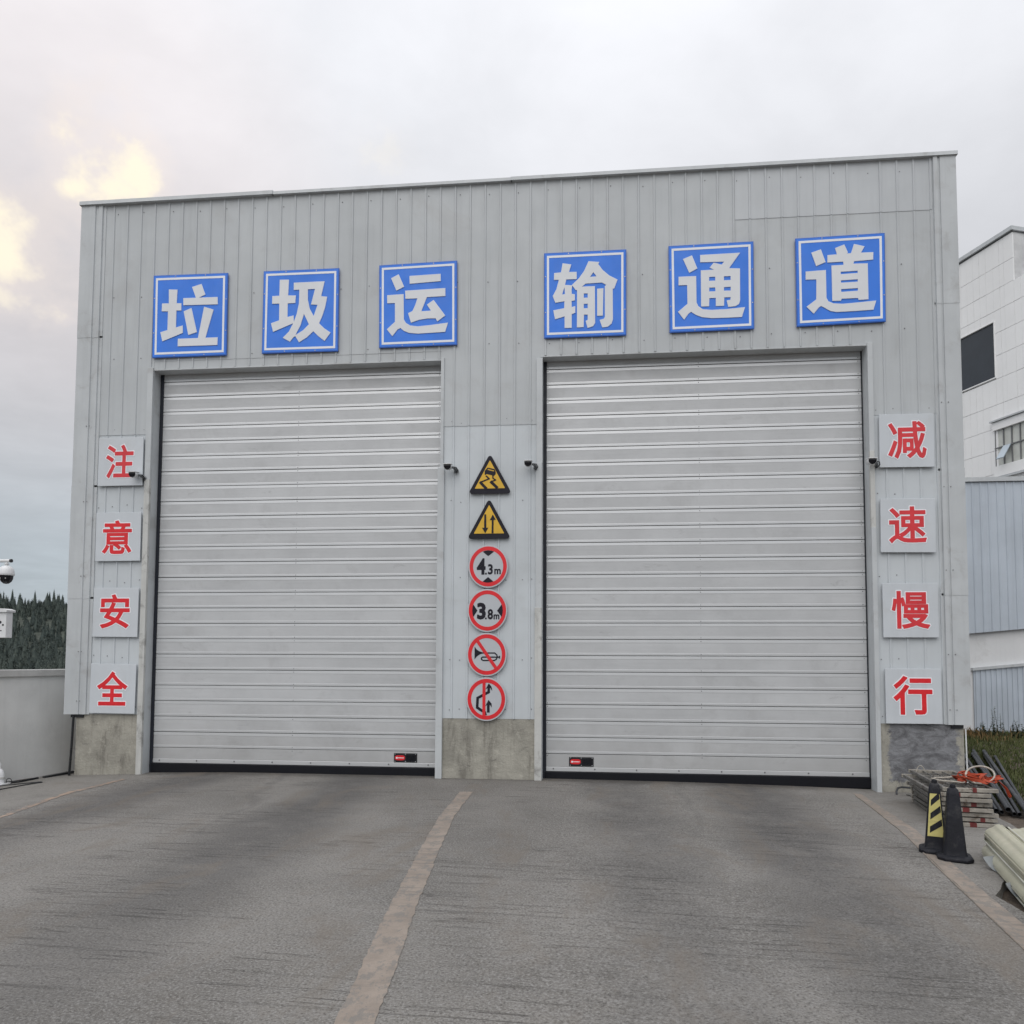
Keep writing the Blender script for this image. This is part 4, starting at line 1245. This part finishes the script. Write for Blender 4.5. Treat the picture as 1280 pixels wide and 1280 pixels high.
def blob_path(c, a, b, rot, n=28, wob=0.02, seed=0, turns=1.0, lift=0.0):
    q = random.Random(seed)
    out = []
    ph = q.uniform(0, 6)
    for k in range(n + 1):
        t = 2 * math.pi * turns * k / n
        u, v = a * math.cos(t), b * math.sin(t)
        out.append((c[0] + u * math.cos(rot) - v * math.sin(rot) + wob * math.sin(3 * t + ph), c[1] + u * math.sin(rot) + v * math.cos(rot) + wob * math.cos(2 * t + ph), c[2] + lift * (0.5 + 0.5 * math.sin(2 * t + ph)) + 0.004 * math.sin(5 * t)))
    return out


def webbing(mb, pts, w, th):
    """flat strap along a path, twisting"""
    pts = [Vector(p) for p in pts]
    vs_, fs_ = [], []
    for i, p in enumerate(pts):
        t = (pts[min(i + 1, len(pts) - 1)] - pts[max(i - 1, 0)]).normalized()
        a = i * 0.35
        s = t.cross(Vector((0, 0, 1))).normalized()
        u = s.cross(t)
        d = s * math.cos(a) + u * math.sin(a)
        n_ = t.cross(d)
        vs_ += [p + d * w + n_ * th, p - d * w + n_ * th, p - d * w - n_ * th, p + d * w - n_ * th]
    for i in range(len(pts) - 1):
        for k in range(4):
            fs_.append((i * 4 + k, i * 4 + (k + 1) % 4, i * 4 + 4 + (k + 1) % 4, i * 4 + 4 + k))
    mb.add(vs_, fs_)


zc_ = ztop + 0.015
root = thing('safety_harness', 'tangled orange safety harness lying on the stacked frames', 'harness', (4.45, -1.95, ztop))
for i, (c, a, b, rot, sd) in enumerate((((4.36, -1.95, zc_ + 0.02), 0.13, 0.09, 0.3, 1), ((4.46, -1.80, zc_ + 0.03), 0.18, 0.09, 0.9, 2), ((4.55, -1.95, zc_ + 0.025), 0.15, 0.11, -0.4, 3), ((4.48, -2.08, zc_ + 0.02), 0.18, 0.07, 0.1, 4), ((4.60, -2.06, zc_ + 0.02), 0.11, 0.08, 1.2, 6), ((4.44, -1.95, zc_ + 0.05), 0.10, 0.14, 0.5, 12))):
    mb = MB()
    webbing(mb, blob_path(c, a, b, rot, 26, 0.03, sd, 1.25, 0.05), 0.015, 0.002)
    mb.build('strap', M['orange'], root, smooth=True)
MB().lathe([(0.0, 0.0), (0.045, 0.01), (0.05, 0.03), (0.035, 0.055), (0.0, 0.06)], (4.30, -2.0, zc_ - 0.01), 12).build('pad', M['orange'], root, smooth=True)
mb = MB()
webbing(mb, [(4.60, -2.05, zc_ + 0.04), (4.66, -2.09, zc_ + 0.03), (4.72, -2.12, zc_ - 0.04), (4.75, -2.13, zc_ - 0.12), (4.77, -2.12, zc_ - 0.14)], 0.018, 0.002)
mb.build('strap', M['orange'], root, smooth=True)
tag(MB().tube(blob_path((4.19, -1.93, zc_ + 0.012), 0.21, 0.17, 0.5, 36, 0.015, 8, 1.15, 0.02), 0.009, 7).build('rope_coil', M['rope'], smooth=True), 'loop of pale rope on the stacked frames, left of the orange harness', 'rope')
up = [Vector((4.50 + 0.15 * math.cos(t), -2.0 + 0.06 * math.sin(t) + 0.05 * math.sin(t), zc_ + 0.09 + 0.085 * math.sin(t + 0.4))) for t in [2 * math.pi * k / 30 for k in range(34)]]
tag(MB().tube(up, 0.010, 7).build('rope_coil', M['rope'], smooth=True), 'upright loop of pale rope standing in the orange harness', 'rope')

# bent rod, wires and bits by the right pier
root = MB().tube([(4.63, -0.50, -0.03), (4.48, -0.28, 0.035), (4.33, -0.17, 0.03), (4.28, -0.165, 0.015), (4.255, -0.18, -0.03), (4.25, -0.2, -0.065)], 0.014, 8).build('bent_rod', M['steel'], smooth=True)
tag(root, 'black bent steel rod lying in front of the right concrete pier', 'rod')
for k in range(3):
    P = [(4.62 - 0.03 * k, -0.75 + 0.05 * k, -0.05), (4.5, -0.5 + 0.06 * k, -0.052 + 0.008 * k), (4.42 - 0.02 * k, -0.34, -0.055), (4.36 + 0.03 * k, -0.24 + 0.02 * k, -0.057)]
    tag(MB().tube(P, 0.008, 6).build('thin_rod', M['galv'], smooth=True), ('nearest', 'middle', 'farthest')[k] + ' of three thin rusty rods lying beside the bent rod', 'rod', 'thin rods at the right pier')
tag(MB().tube([(4.30 + 0.0, -0.9, -0.05)] + [(4.31 + 0.07 * math.cos(R(a)), -0.85, 0.22 + 0.20 * math.sin(R(a))) for a in range(180, -10, -20)], 0.006, 6).build('wire_hoop', M['rope'], smooth=True), 'thin wire hoop standing at the left end of the frame stack', 'wire')

# ------------------------------------------------------------------ steel pipes leaning on the bank
near_ = [(4.99, -1.02, 0), (5.04, -1.12, 0), (5.075, -1.17, 0), (5.105, -1.24, 0), (5.15, -1.30, 0), (5.19, -1.36, 0), (5.24, -1.38, 0), (5.29, -1.45, 0), (5.335, -1.43, 0)]
far_ = [(5.86, 1.95), (5.98, 2.1), (6.10, 2.05), (6.20, 2.2), (6.28, 1.95), (6.36, 2.1), (6.44, 1.9), (6.50, 2.05), (6.57, 1.85)]
nth = ['first', 'second', 'third', 'fourth', 'fifth', 'sixth', 'seventh', 'eighth', 'ninth']
for k in range(9):
    x0, y0, _ = near_[k]
    x1, y1 = far_[k]
    r_ = (0.027, 0.024, 0.027, 0.024, 0.031, 0.025, 0.025, 0.028, 0.024)[k]
    z0 = max(bank(x0, y0), -0.13) + r_ + 0.02 + (0.035 if k % 3 == 1 else 0)
    zm = max(bank(x0 + (x1 - x0) * t, y0 + (y1 - y0) * t) - z0 * (1 - t) for t in (1.0,))
    z1 = bank(x1, y1) + r_ + 0.05 + (0.03 if k % 2 else 0)
    root = thing('steel_pipe', 'dark steel pipe on the grass bank, %s from the building' % nth[k], 'pipe', (x0, y0, z0 - r_), 'dark steel pipes on the grass bank')
    MB().tube([(x0, y0, z0), ((x0 + x1) / 2, (y0 + y1) / 2, (z0 + z1) / 2), (x1, y1, z1)], r_, 14, hollow=0.84).build('tube', M['steel'], root, smooth=True)
    t_ = Vector((x1 - x0, y1 - y0, z1 - z0)).normalized()
    p1 = Vector((x1, y1, z1))
    MB().tube([p1 - t_ * 0.10, p1 - t_ * 0.01], r_ * 1.10, 14, hollow=0.9).build('collar', M['steel'], root, smooth=True)

# ------------------------------------------------------------------ cream gutter profiles on the right
gd = Vector((-0.27, -0.963, 0)).normalized()
gw = Vector((-gd.y, gd.x, 0)) * 1.0            # to the right of the pile, seen from the camera
if gw.x < 0:
    gw = -gw


def gutter(o, width, height, length, roll, mat, label, th=0.006, lips=True):
    """curved trough section, hump upwards, with folded edges; o = far end, on the ground side"""
    o = Vector(o)
    root = thing('gutter_profile', label, 'gutter', tuple(o), 'cream gutter profiles piled at the right edge')
    up_ = Vector((0, 0, 1))
    ca, sa = math.cos(roll), math.sin(roll)
    U, V = gw * ca + up_ * sa, up_ * ca - gw * sa
    pr = []
    n = 36
    for k in range(n + 1):
        a = math.pi * k / n
        cx_, cy_ = -math.cos(a), math.sin(a)
        rp = 1.0 - (0.075 if 4 < k < n - 4 and k % 9 in (0, 1) else 0.0)
        pr.append((math.copysign(abs(cx_) ** 0.62, cx_) * width / 2 * rp, abs(cy_) ** 0.62 * height * rp))
    if lips:
        pr = [(-width / 2 - 0.022, 0.012), (-width / 2 - 0.022, 0.0)] + pr + [(width / 2 + 0.022, 0.0), (width / 2 + 0.022, 0.012)]
    inn = [(u * (1 - 2 * th / width), v - th) for u, v in pr]
    poly = pr + inn[::-1]
    MB().prism(poly, lambda u, v, w: tuple(o + U * u + V * v + gd * w), 0.0, length).build('trough', mat, root, smooth=True)
    hem = MB()
    for s in (0, -1):
        u, v = pr[s]
        hem.tube([o + U * u + V * v, o + U * u + V * v + gd * length], 0.008, 6)
    hem.build('folded_edge', M['hem'], root, smooth=True)
    return root


e0 = Vector((3.68, -3.66, 0))
zg = -0.06
for off_r, off_l, off_z, w_, h_, rl, lab in (
        (0.12, 0.02, 0.070, 0.20, 0.085, 58, 'cream gutter profile at the bottom left of the pile'),
        (0.16, 0.06, 0.115, 0.22, 0.090, 50, 'cream gutter profile nested inside the bottom left one'),
        (0.16, -0.03, 0.205, 0.20, 0.085, 34, 'cream gutter profile on top of the pile'),
        (0.33, 0.05, 0.215, 0.20, 0.085, 12, 'cream gutter profile right of the topmost one'),
        (0.52, -0.12, 0.190, 0.22, 0.090, 4, 'cream gutter profile at the back right of the pile'),
        (0.36, 0.02, 0.090, 0.24, 0.095, 5, 'cream gutter profile low in the middle of the pile'),
        (0.58, 0.04, 0.050, 0.24, 0.095, 0, 'cream gutter profile low at the back right of the pile')):
    gutter(e0 + gw * off_r + gd * off_l + Vector((0, 0, zg + off_z)), w_, h_, 3.2, R(rl), M['cream'], lab)
# curved grey offcuts used as packing under the pile
for c, ln, lab in (((3.60, -4.20, -0.055), 0.22, 'curved grey sheet offcut under the cream gutters'), ((3.46, -4.86, -0.10), 0.25, 'curved grey sheet offcut at the right edge of the driveway')):
    o = Vector(c)
    d1, d2 = Vector((-0.9, -0.42, 0)).normalized(), Vector((-0.42, 0.9, 0)).normalized()
    pr = [(0.10 * (k / 8 - 0.5) * 2, 0.055 * (k / 8 - 0.35) ** 2 * 4) for k in range(9)]
    poly = pr + [(u, v + 0.006) for u, v in pr[::-1]]
    ob = MB().prism(poly, lambda u, v, w: tuple(o + d2 * u + Vector((0, 0, v + 0.005)) + d1 * w), -ln * 0.8, ln * 0.35).build('sheet_offcut', M['greycoat'], smooth=True)
    tag(ob, lab, 'metal offcut')
# a few crumbs of broken concrete along the ragged edge
fr = random.Random(21)
for k in range(1):
    y = -5.12
    x = lerp_tab(y, EDGE) + fr.uniform(0.02, 0.22)
    s = fr.uniform(0.012, 0.03)
    mb = MB()
    ring_ = [(math.cos(t) * s * fr.uniform(.7, 1.2), math.sin(t) * s * fr.uniform(.7, 1.2)) for t in [2 * math.pi * i / 6 for i in range(6)]]
    zb = bank(x, y)
    mb.add([(x + a, y + b, zb) for a, b in ring_] + [(x + a * .6, y + b * .6, zb + s * 0.9) for a, b in ring_], [tuple(range(6, 12))] + [(i, (i + 1) % 6, 6 + (i + 1) % 6, 6 + i) for i in range(6)])
    tag(mb.build('concrete_chunk', M['cap']), 'small pale concrete chunk beside the ragged driveway edge', 'rubble')

# ------------------------------------------------------------------ grass bank and weeds
def leaf_mat(name, a, b, c, scale=0.8):
    m, q, bs, pos = new_mat(name)
    n = q.noise(pos, scale, 5, 0.65)
    n2 = q.noise(pos, scale * 14, 2, 0.5)
    col = q.mix(q.remap(n, 0.35, 0.65), a, b)
    col = q.mix(q.remap(n2, 0.52, 0.75), col, c)
    q.t.links.new(col, bs.inputs['Base Color'])
    bs.inputs['Roughness'].default_value = 0.75
    bs.inputs['Specular IOR Level'].default_value = 0.2
    return m


M['grass'] = leaf_mat('bank_grass', (0.062, 0.082, 0.030), (0.098, 0.112, 0.045), (0.17, 0.165, 0.08))
M['drygrass'] = leaf_mat('dry_grass', (0.20, 0.125, 0.055), (0.15, 0.115, 0.05), (0.24, 0.18, 0.09))
M['weed'] = leaf_mat('weed_leaves', (0.022, 0.038, 0.022), (0.035, 0.055, 0.03), (0.05, 0.065, 0.04), 3)
M['stem'] = surf('weed_stem', (0.05, 0.055, 0.03), 0.8)
gr = random.Random(9)


def blades(n, area, hmin, hmax, w):
    vs_, fs_ = [], []
    for _ in range(n):
        x, y = area()
        zb = bank(x, y) - 0.01
        h = gr.uniform(hmin, hmax)
        a = gr.uniform(0, 6.283)
        lx, ly = gr.uniform(-.5, .5) * h, gr.uniform(-.5, .5) * h
        ww = w * gr.uniform(0.7, 1.5)
        b = len(vs_)
        vs_ += [(x - math.cos(a) * ww, y - math.sin(a) * ww, zb), (x + math.cos(a) * ww, y + math.sin(a) * ww, zb), (x + lx * .4 + math.cos(a) * ww * .8, y + ly * .4, zb + h * .6), (x + lx, y + ly, zb + h)]
        fs_ += [(b, b + 1, b + 2), (b, b + 2, b + 3)]
    return MB().add(vs_, fs_)


def area_g():
    while True:
        x, y = gr.uniform(5.35, 10.5), gr.uniform(-1.15, 6.0)
        if x > 5.40 - 0.05 * y + max(0, -0.9 - y) * 1.2 and gr.random() < 1.0 - 0.5 * sstep(2.5, 6.0, y):
            return x, y


tag(blades(30000, area_g, 0.04, 0.12, 0.010).build('bank_grass', M['grass'], recalc=False), 'dark green grass covering the bank right of the building', 'grass', kind='stuff')
tag(blades(650, lambda: (gr.choice((gr.gauss(7.25, 0.18), gr.gauss(7.3, 0.22), gr.gauss(9.0, 0.3), gr.uniform(6.8, 9.5))), gr.gauss(4.0, 0.4)), 0.08, 0.20, 0.011).build('dry_grass', M['drygrass'], recalc=False), 'straw-coloured dry grass along the crest of the bank', 'grass', kind='stuff')

WEEDS = [(7.30, 3.9, 0.30, 'tall dark weed on the bank crest nearest the building'), (7.69, 3.95, 0.60, 'tallest dark weed on the bank crest before the fence sheets'), (7.50, 3.8, 0.34, 'leafy weed left of the tallest one on the bank crest'), (7.86, 3.8, 0.36, 'short weed right of the tallest one on the bank crest'), (8.03, 4.0, 0.36, 'slim weed on the bank crest near the right edge')]
for x, y, h, lab in WEEDS:
    zb = bank(x, y)
    root = thing('weed_plant', lab, 'weed', (x, y, zb), 'dark weeds on the bank crest')
    st, lf = MB(), MB()
    for s in range(4):
        hh = h * gr.uniform(0.65, 1.0)
        bx, by = gr.uniform(-.12, .12), gr.uniform(-.05, .05)
        tx, ty = bx + gr.uniform(-.1, .1), by + gr.uniform(-.08, .08)
        st.tube([(x + bx, y + by, zb), (x + (bx + tx) / 2, y + (by + ty) / 2, zb + hh * .55), (x + tx, y + ty, zb + hh)], [0.006, 0.005, 0.002], 5)
        for k in range(24):
            t = gr.uniform(0.1, 1.0)
            c = Vector((x + bx + (tx - bx) * t, y + by + (ty - by) * t, zb + hh * t))
            a = gr.uniform(0, 6.283)
            ln = gr.uniform(0.05, 0.10) * (1.15 - 0.6 * t)
            d = Vector((math.cos(a), math.sin(a), gr.uniform(-0.2, 0.7))).normalized()
            sd = d.cross(Vector((0, 0, 1))).normalized() * ln * 0.22
            lf.add([c, c + d * ln * .5 + sd, c + d * ln, c + d * ln * .5 - sd], [(0, 1, 2, 3)])
    st.build('stems', M['stem'], root)
    lf.build('leaves', M['weed'], root, recalc=False)

# ------------------------------------------------------------------ annex behind the bank
M['bluegrey'] = surf('blue_grey_sheet_paint', (0.50, 0.555, 0.62), 0.45, var=0.06, vscale=0.8, streak=0.18, wave=0.01, stretch=(5, 5, 0.3))
M['bluelow'] = surf('weathered_blue_sheet', (0.49, 0.545, 0.61), 0.5, var=0.08, vscale=0.8, streak=0.3, wave=0.01, stretch=(5, 5, 0.3))
M['whitewall'] = surf('white_painted_wall', (0.70, 0.71, 0.72), 0.7, var=0.05, vscale=0.7, streak=0.12, grime=(0.42, 0.42, 0.41), gfac=0.35)
M['whitepanel'] = surf('white_facade_panel', (0.87, 0.87, 0.865), 0.45, var=0.03, vscale=0.5, spec=0.4)
M['joint'] = surf('facade_joint', (0.60, 0.60, 0.60), 0.8)
M['glass'] = surf('blue_grey_glass', (0.025, 0.032, 0.042), 0.12, rvar=0.04, var=0.1)
M['glasslite'] = surf('pale_blue_glass', (0.42, 0.49, 0.55), 0.2, rvar=0.04, var=0.06)
M['winpale'] = surf('pale_blind_window', (0.56, 0.57, 0.53), 0.2, rvar=0.05, var=0.08)
M['frame'] = surf('window_frame_grey', (0.16, 0.165, 0.17), 0.5)
YA = 9.0
root = thing('annex_building', 'low white annex with blue-grey corrugated upper wall behind the bank', 'building', (11.5, YA, 0.0))
zr = lambda x: 2.479 + (x - 9.553) * 0.0925      # lower edge of the upper cladding rises to the right
MB().prism([(8.2, -0.3), (17.0, -0.3), (17.0, zr(17) + 0.3), (8.2, zr(8.2) + 0.3)], lambda u, v, w: (u, w, v), YA, YA + 0.2).build('wall', M['whitewall'], root)
x = 8.2
while x < 17.0:
    b_ = x + 0.598
    poly = [(x, 0.0)]
    for k in range(3):
        c = x + 0.05 + k * 0.2
        poly += [(c, 0.0), (c + 0.015, -0.018), (c + 0.04, -0.018), (c + 0.055, 0.0)]
    poly += [(b_, 0.0), (b_, 0.05), (x, 0.05)]
    za = zr(x + 0.3)
    mb = MB()
    n = len(poly)
    mb.add([(u, YA - 0.11 + v, zr(u)) for u, v in poly] + [(u, YA - 0.11 + v, 6.32) for u, v in poly], [tuple(range(n))[::-1], tuple(range(n, 2 * n))] + [(i, (i + 1) % n, n + (i + 1) % n, n + i) for i in range(n)])
    mb.build('upper_sheet', M['bluegrey'], root)
    x += 0.6
MB().box(8.2, 17.0, YA - 0.17, YA + 6.0, 6.33, 6.44).build('roof_edge', M['trim'], root)
x = 9.62
zl = lambda x: 1.551 + (x - 9.643) * 0.1
while x < 16.8:
    b_ = x + 0.498
    poly = [(x, 0.0)]
    for k in range(4):
        c = x + 0.03 + k * 0.125
        poly += [(c, 0.0), (c + 0.012, -0.02), (c + 0.045, -0.02), (c + 0.057, 0.0)]
    poly += [(b_, 0.0), (b_, 0.03), (x, 0.03)]
    n = len(poly)
    MB().add([(u, YA - 0.04 + v, -0.2) for u, v in poly] + [(u, YA - 0.04 + v, zl(u)) for u, v in poly], [tuple(range(n))[::-1], tuple(range(n, 2 * n))] + [(i, (i + 1) % n, n + (i + 1) % n, n + i) for i in range(n)]).build('lower_sheet', M['bluelow'], root)
    x += 0.5
MB().prism([(9.58, zl(9.58) + 0.0), (16.9, zl(16.9)), (16.9, zl(16.9) + 0.07), (9.58, zl(9.58) + 0.07)], lambda u, v, w: (u, w, v), YA - 0.10, YA - 0.002).build('drip_rail', M['trim'], root)
MB().box(8.3, 16.9, YA + 0.25, YA + 6.0, -0.3, 6.32).build('rear_body', M['whitewall'], root)

# ------------------------------------------------------------------ tall white panelled building far right
A_ = Vector((16.76, 20.0, 0))
dn = Vector((-0.325, 0.946, 0)).normalized()
nn_ = Vector((-0.946, -0.325, 0)).normalized()     # outward, towards the camera side


def F(s, z, o=0.0):
    p = A_ + dn * s + nn_ * o
    return (p.x, p.y, z)


root = thing('white_panel_building', 'tall white panelled building with a dark square window behind the annex', 'building', (16.2, 21.5, 0.0))


def slab(s0, s1, z0, z1, o0, o1, name, mat, parent=None, bevel=0.0):
    vs_ = [F(s, z, o) for z in (z0, z1) for s, o in ((s0, o0), (s1, o0), (s1, o1), (s0, o1))]
    return MB().add(vs_, [(0, 3, 2, 1), (4, 5, 6, 7), (0, 1, 5, 4), (1, 2, 6, 5), (2, 3, 7, 6), (3, 0, 4, 7)]).build(name, mat, parent or root, bevel=bevel)


slab(0.0, 14.0, -0.5, 18.85, -8.0, -0.06, 'core', M['joint'])
slab(-3.0, 0.0, -0.5, 16.05, -8.0, -0.06, 'core', M['joint'])
slab(-0.06, 14.0, 18.90, 19.06, -8.0, 0.10, 'parapet_cap', M['trim'])
slab(-0.06, 14.0, 18.86, 18.90, -8.0, 0.02, 'parapet_shadow_gap', M['frame'])
slab(-0.6, 0.0, 16.06, 18.85, -8.0, -0.9, 'recessed_glazing', M['glasslite'])
S_ = [-2.45, -2.0, -1.55, -1.1, -0.65, -0.30, 0.0, 0.45, 0.66, 0.97, 1.32, 1.64, 1.96, 2.29, 2.62, 2.95, 3.3, 3.65]
Z_ = [18.84, 17.80, 16.88, 16.01, 15.08, 14.15, 13.2, 12.15, 11.2, 10.3, 9.35, 8.4, 7.45, 6.5, 5.5]
WIN = (0.97, 2.75, 13.30, 15.58)
BAND = (-2.4, 1.13, 9.15, 11.46)
for a, b in zip(S_, S_[1:]):
    for zt, zb in zip(Z_, Z_[1:]):
        if b <= 0.001 and zt > 16.9:
            continue
        z0, z1 = zb + 0.008, zt - 0.008
        if a >= WIN[0] - 0.05 and b <= WIN[1] + 0.3 and a < WIN[1]:
            if z0 >= WIN[2] and z1 <= WIN[3]:
                continue
            if z0 < WIN[3] < z1:
                z0 = WIN[3] + 0.05
            elif z0 < WIN[2] < z1:
                z1 = WIN[2] - 0.05
        if (a + b) / 2 < BAND[1]:
            if z0 >= BAND[2] - 0.1 and z1 <= BAND[3]:
                continue
            if z0 < BAND[3] < z1:
                z0 = BAND[3] + 0.06
            elif z0 < BAND[2] < z1:
                z1 = BAND[2] - 0.02
        if z1 - z0 < 0.1:
            continue
        slab(a + 0.003, b - 0.003, z0, z1, -0.055, 0.0 + jit.uniform(-0.003, 0.003), 'facade_panel', M['whitepanel'])
wn_ = slab(WIN[0] + 0.02, WIN[1] + 0.25, WIN[2], WIN[3], -0.055, -0.05, 'window', M['glass'])
for s0, s1, z0, z1 in ((WIN[0] - 0.02, WIN[0] + 0.02, WIN[2] - .04, WIN[3] + .04), (WIN[0] + 0.02, WIN[1] + .25, WIN[2] - 0.045, WIN[2]), (WIN[0] + .02, WIN[1] + .25, WIN[3], WIN[3] + 0.045)):
    slab(s0, s1, z0, z1, -0.05, 0.03, 'window_frame', M['whitepanel'], wn_)
# strip window in a white surround, one sash tilted open
slab(-2.4, 1.12, 11.10, 11.42, -0.05, 0.10, 'window_head', M['whitepanel'])
slab(-2.4, 1.20, 11.44, 11.50, -0.05, 0.18, 'rain_ledge', M['trim'])
slab(-2.4, 1.12, 9.20, 9.62, -0.05, 0.10, 'window_sill', M['whitepanel'])
slab(-2.4, 1.13, 9.10, 9.18, -0.05, 0.14, 'sill_edge', M['trim'])
sw_ = slab(-2.4, 1.12, 9.63, 11.09, -0.05, -0.03, 'strip_window', M['winpale'])
for k in range(8):
    s = 1.08 - 0.38 * k
    slab(s - 0.016, s + 0.016, 9.63, 11.09, -0.03, 0.02, 'mullion', M['frame'], sw_)
slab(-2.4, 1.12, 10.36, 10.40, -0.029, 0.022, 'transom', M['frame'], sw_)
p0, p1, p2, p3 = F(0.68, 10.36, 0.03), F(0.34, 10.36, 0.03), F(0.34, 9.80, 0.40), F(0.68, 9.80, 0.40)
q = [Vector(p) for p in (p0, p1, p2, p3)]
off = Vector((0, 0, 0.03))
MB().add([tuple(p) for p in q] + [tuple(p + off + nn_ * 0.02) for p in q], [(0, 1, 2, 3), (7, 6, 5, 4)] + [(i, (i + 1) % 4, 4 + (i + 1) % 4, 4 + i) for i in range(4)]).build('open_sash', M['glasslite'], sw_)

# ------------------------------------------------------------------ wooded hill beyond the wall
M['hill'] = surf('hill_undergrowth', (0.055, 0.066, 0.052), 0.95, var=0.4, vscale=0.2, bump=0.3, bscale=0.6)
M['conifer'] = leaf_mat('hazed_conifer_needles', (0.062, 0.080, 0.074), (0.086, 0.105, 0.092), (0.11, 0.13, 0.11), 0.12)  # distance haze is put into the needle colours as a grey-blue tint
hr = random.Random(31)


def hill_z(x, y):
    d = (y - 62) / 62
    t = sstep(0, 1, d)
    crest = 9.3 + 0.9 * math.sin((x + 95) * 0.055 + 1.57) + 0.6 * math.sin(x * 0.16)
    return -1.5 + (crest + 1.5) * t


hx_ = [-320 + 8 * i for i in range(80)]
hy_ = [56 + 6 * i for i in range(14)] + [150, 170, 200]
vs_ = [(x, y, hill_z(x, y) + hr.uniform(-.3, .3)) for y in hy_ for x in hx_]
n = len(hx_)
tag(MB().add(vs_, [(j * n + i, j * n + i + 1, (j + 1) * n + i + 1, (j + 1) * n + i) for j in range(len(hy_) - 1) for i in range(n - 1)]).build('hill', M['hill'], smooth=True), kind='structure')
tv, tf = [], []
for _ in range(1500):
    y = hr.uniform(60, 126)
    k = (y + 11.5)
    x = hr.uniform(-0.98, -0.62) * k
    if hr.random() < 0.25:
        y = hr.uniform(112, 126)
        x = hr.uniform(-0.98, -0.62) * (y + 11.5)
    zb = hill_z(x, y) - 0.3
    h = hr.uniform(1.6, 3.2) if hr.random() < 0.8 else hr.uniform(3.0, 4.6)
    if y > 112:
        h *= hr.choice((0.55, 0.7, 0.8, 1.0))
    wd_ = h * hr.uniform(0.16, 0.27)
    nb = len(tv)
    m_ = 9
    for lv, (hh_, rr_) in enumerate(((0.0, 0.62), (0.3, 0.56), (0.6, 0.34), (0.85, 0.14))):
        for k_ in range(m_):
            a = 6.283 * (k_ + 0.5 * (lv % 2)) / m_
            q_ = wd_ * rr_ * hr.uniform(0.75, 1.2)
            tv.append((x + math.cos(a) * q_, y + math.sin(a) * q_, zb + h * (hh_ + hr.uniform(-.03, .03))))
    tv.append((x, y, zb + h * 0.99))
    for lv in range(3):
        for k_ in range(m_):
            tf.append((nb + lv * m_ + k_, nb + lv * m_ + (k_ + 1) % m_, nb + (lv + 1) * m_ + (k_ + 1) % m_, nb + (lv + 1) * m_ + k_))
    for k_ in range(m_):
        tf.append((nb + 3 * m_ + k_, nb + 3 * m_ + (k_ + 1) % m_, nb + 4 * m_))
    for _k in range(90):
        t = hr.random() ** 0.8
        rad = wd_ * (1 - t) ** 0.85 * (0.55 + 0.45 * hr.random()) + 0.03
        a = hr.uniform(0, 6.283)
        c = Vector((x + math.cos(a) * rad * 0.55, y + math.sin(a) * rad * 0.55, zb + h * (0.04 + 0.96 * t)))
        ln = (0.16 + 0.40 * rad) * hr.uniform(0.7, 1.3)
        d = Vector((math.cos(a), math.sin(a), hr.uniform(-0.9, 0.5))).normalized()
        s = Vector((-math.sin(a), math.cos(a), hr.uniform(-.3, .3))) * ln * 0.28
        b = len(tv)
        tv += [tuple(c - s), tuple(c + s), tuple(c + d * ln)]
        tf.append((b, b + 1, b + 2))
    b = len(tv)
    tv += [(x - 0.06, y, zb + h * .8), (x + 0.06, y, zb + h * .8), (x, y, zb + h * 1.07)]
    tf.append((b, b + 1, b + 2))
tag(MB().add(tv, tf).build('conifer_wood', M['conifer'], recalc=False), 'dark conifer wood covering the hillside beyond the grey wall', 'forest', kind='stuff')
